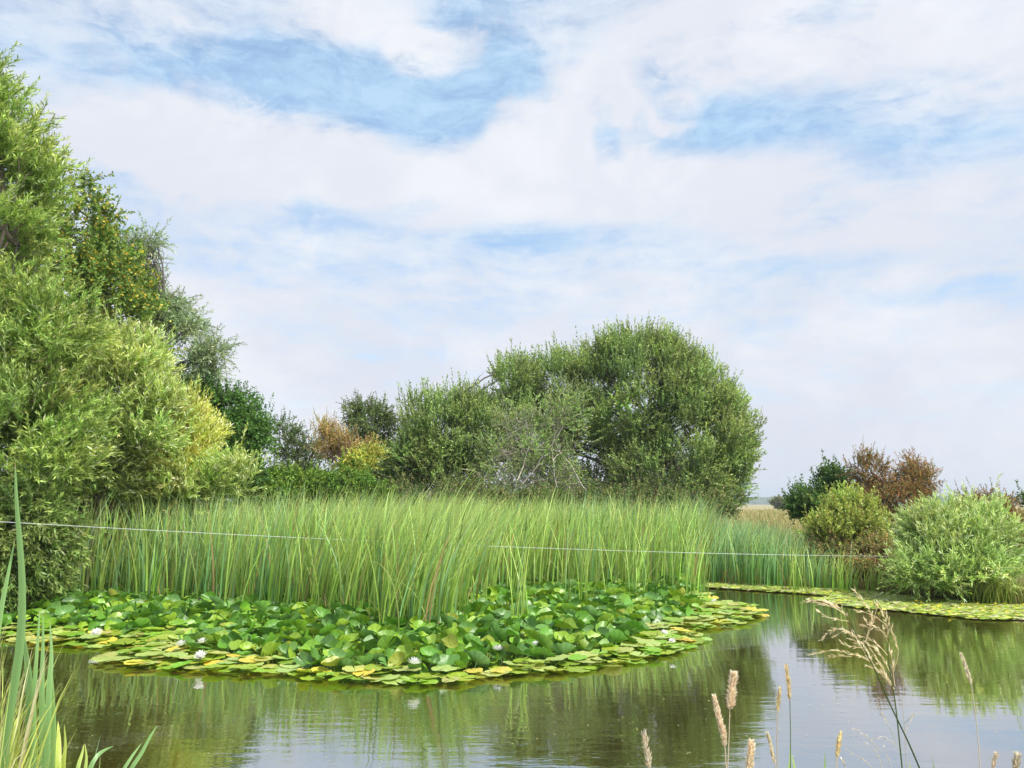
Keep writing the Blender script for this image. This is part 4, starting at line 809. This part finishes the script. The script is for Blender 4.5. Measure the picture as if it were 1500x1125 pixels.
blade_plant('grass_shoot', 'short bright green blade between straw heads at the bottom', 2.3, [([(1156, 1130), (1158, 1110), (1157, 1091)], .012, (.17, .27, .06), (.26, .36, .10)), ([(1165, 1130), (1162, 1115), (1159, 1102)], .007, (.2, .28, .07), (.3, .38, .12))], 'grass')
blade_plant('grass_shoot', 'thin dark green blade left of the plump straw head', 2.3, [([(1208, 1130), (1209, 1115), (1208, 1100)], .006, (.11, .19, .04), (.15, .25, .06))], 'grass')
blade_plant('grass_shoot', 'short yellow-green blade beside the foot of the big panicle', 2.3, [([(1334, 1130), (1333, 1120), (1332, 1112)], .009, (.22, .28, .05), (.3, .36, .08))], 'grass')

def panicle(label, Y, stem, branches, stem_col, col, r=.0022, nsp=16, sp=.016, foot_dx=0):
    b = np.array([at(stem[0][0] + foot_dx, HZ, Y)[0], Y, .12]); root = thing('reed_grass', b, label, 'grass', 'seeding grasses on the near bank')
    S_ = np.concatenate([[b], px_path(stem, Y, 24)]); acc = Acc(); acc.add(*tube(S_, np.linspace(r, r * .45, len(S_)), 6), np.asarray(stem_col)); link('stem', acc.mesh('stem', M_DRY, b, True), root)
    acc = Acc()
    for br in branches:
        P = px_path(br, Y + rng.normal(0, .02), 12); P[:, 1] += np.linspace(0, rng.normal(0, .035), 12)
        acc.add(*tube(P, np.linspace(.0010, .0005, 12), 4), col * .9)
        L_ = np.linalg.norm(np.diff(P, axis=0), axis=1).sum(); n = max(5, int(nsp * L_ / .10)); spike_head(acc, P[2:], .003, n, col, rng, sp, .0036, .32)
    link('panicle', acc.mesh('panicle', M_DRY, b), root)
panicle('large drooping straw panicle on a dark green stalk, leaning left', 2.2, [(1349, 1130), (1330, 1085), (1305, 1035), (1288, 995), (1276, 970), (1262, 945), (1247, 915), (1238, 900)],
        [[(1240, 903), (1230, 892), (1215, 881), (1199, 882), (1189, 886)], [(1242, 906), (1236, 896), (1222, 890), (1205, 886)], [(1243, 910), (1228, 908), (1212, 904), (1202, 897)], [(1246, 914), (1242, 903), (1238, 893), (1225, 886)], [(1256, 934), (1246, 924), (1236, 925), (1228, 940), (1227, 950)], [(1258, 937), (1248, 930), (1240, 925), (1229, 934)],
         [(1262, 946), (1252, 936), (1248, 935), (1250, 946)], [(1264, 949), (1250, 948), (1238, 944), (1230, 940)], [(1274, 969), (1258, 960), (1238, 955), (1215, 953), (1190, 960)], [(1272, 966), (1256, 958), (1240, 953)], [(1268, 958), (1262, 945), (1252, 938)], [(1248, 962), (1236, 963), (1225, 965)]],
        (.09, .15, .05), STRAW * 1.02)
panicle('second straw panicle on a paler green stalk behind the leaning one', 2.28, [(1322, 1130), (1318, 1090), (1314, 1050), (1309, 1010), (1302, 975), (1300, 950), (1303, 920), (1295, 895), (1282, 880)],
        [[(1268, 942), (1272, 925), (1278, 905), (1283, 880)], [(1268, 940), (1276, 912), (1280, 898), (1264, 880), (1256, 868)], [(1302, 945), (1295, 920), (1288, 900), (1270, 882)], [(1308, 985), (1314, 965), (1315, 950), (1305, 930), (1298, 908), (1290, 892)], [(1306, 990), (1302, 970), (1296, 955), (1286, 948)], [(1305, 1005), (1295, 985), (1284, 965), (1274, 946)],
         [(1303, 1000), (1290, 985), (1282, 970), (1279, 958)], [(1300, 960), (1290, 945), (1278, 938), (1262, 932)], [(1298, 915), (1286, 905), (1272, 898), (1264, 898)], [(1272, 920), (1264, 915), (1254, 915)], [(1274, 918), (1268, 910), (1262, 907)], [(1306, 1000), (1296, 985), (1290, 972), (1281, 975)], [(1310, 1010), (1304, 992), (1296, 985), (1285, 982)], [(1311, 1005), (1310, 985), (1312, 970), (1309, 955)], [(1296, 930), (1288, 920), (1276, 915)], [(1300, 940), (1290, 925), (1284, 912)]],
        (.15, .21, .07), STRAW, .0020)
panicle('faint whitish feathery grass spreading low by the green stalks', 2.5, [(1328, 1130), (1326, 1080), (1322, 1030), (1324, 1000), (1326, 993)],
        [[(1314, 1090), (1300, 1062), (1290, 1045), (1281, 1030)], [(1326, 1075), (1335, 1060), (1348, 1047)], [(1316, 1095), (1300, 1082), (1286, 1080), (1274, 1084)], [(1290, 1100), (1276, 1085), (1262, 1072), (1247, 1065)], [(1306, 1125), (1302, 1110), (1296, 1095)], [(1277, 1124), (1268, 1114), (1254, 1108), (1243, 1100)], [(1325, 1060), (1330, 1050), (1330, 1044)], [(1292, 1125), (1290, 1108), (1282, 1098), (1272, 1092)]],
        WHITE * .8, WHITE * .92, .0010, 7, .011)
panicle('small bent white grass tip near the bottom, left of the green stalks', 2.2, [(1241, 1135), (1238, 1122), (1234, 1114), (1230, 1110)], [[(1238, 1122), (1235, 1115), (1230, 1110)]], WHITE * .8, WHITE, .0012, 12, .01)

# ------------------------------------------------------------------ summer haze over the far field
import os
if not os.environ.get('NOHAZE'):
    z0, z1, s = -2.0, 40.0, FAR + 60
    hv = np.array([[x, y, z] for z in (z0, z1) for y in (-s, s) for x in (-s, s)], float)
    hm = bpy.data.materials.new('haze'); hm.use_nodes = True; g = NG(hm.node_tree); g.n.clear(); out = g.node('ShaderNodeOutputMaterial')
    pv = g.node('ShaderNodeVolumePrincipled'); pv.inputs['Color'].default_value = rgb(.72, .80, .90); pv.inputs['Density'].default_value = .00045
    g.l.new(pv.outputs[0], out.inputs['Volume'])
    tag(link('haze', make_mesh('haze', hv, [[0, 2, 3, 1], [4, 5, 7, 6], [0, 1, 5, 4], [2, 6, 7, 3], [0, 4, 6, 2], [1, 3, 7, 5]], hm)), 'thin pale summer haze over the fields', 'haze', kind='stuff')
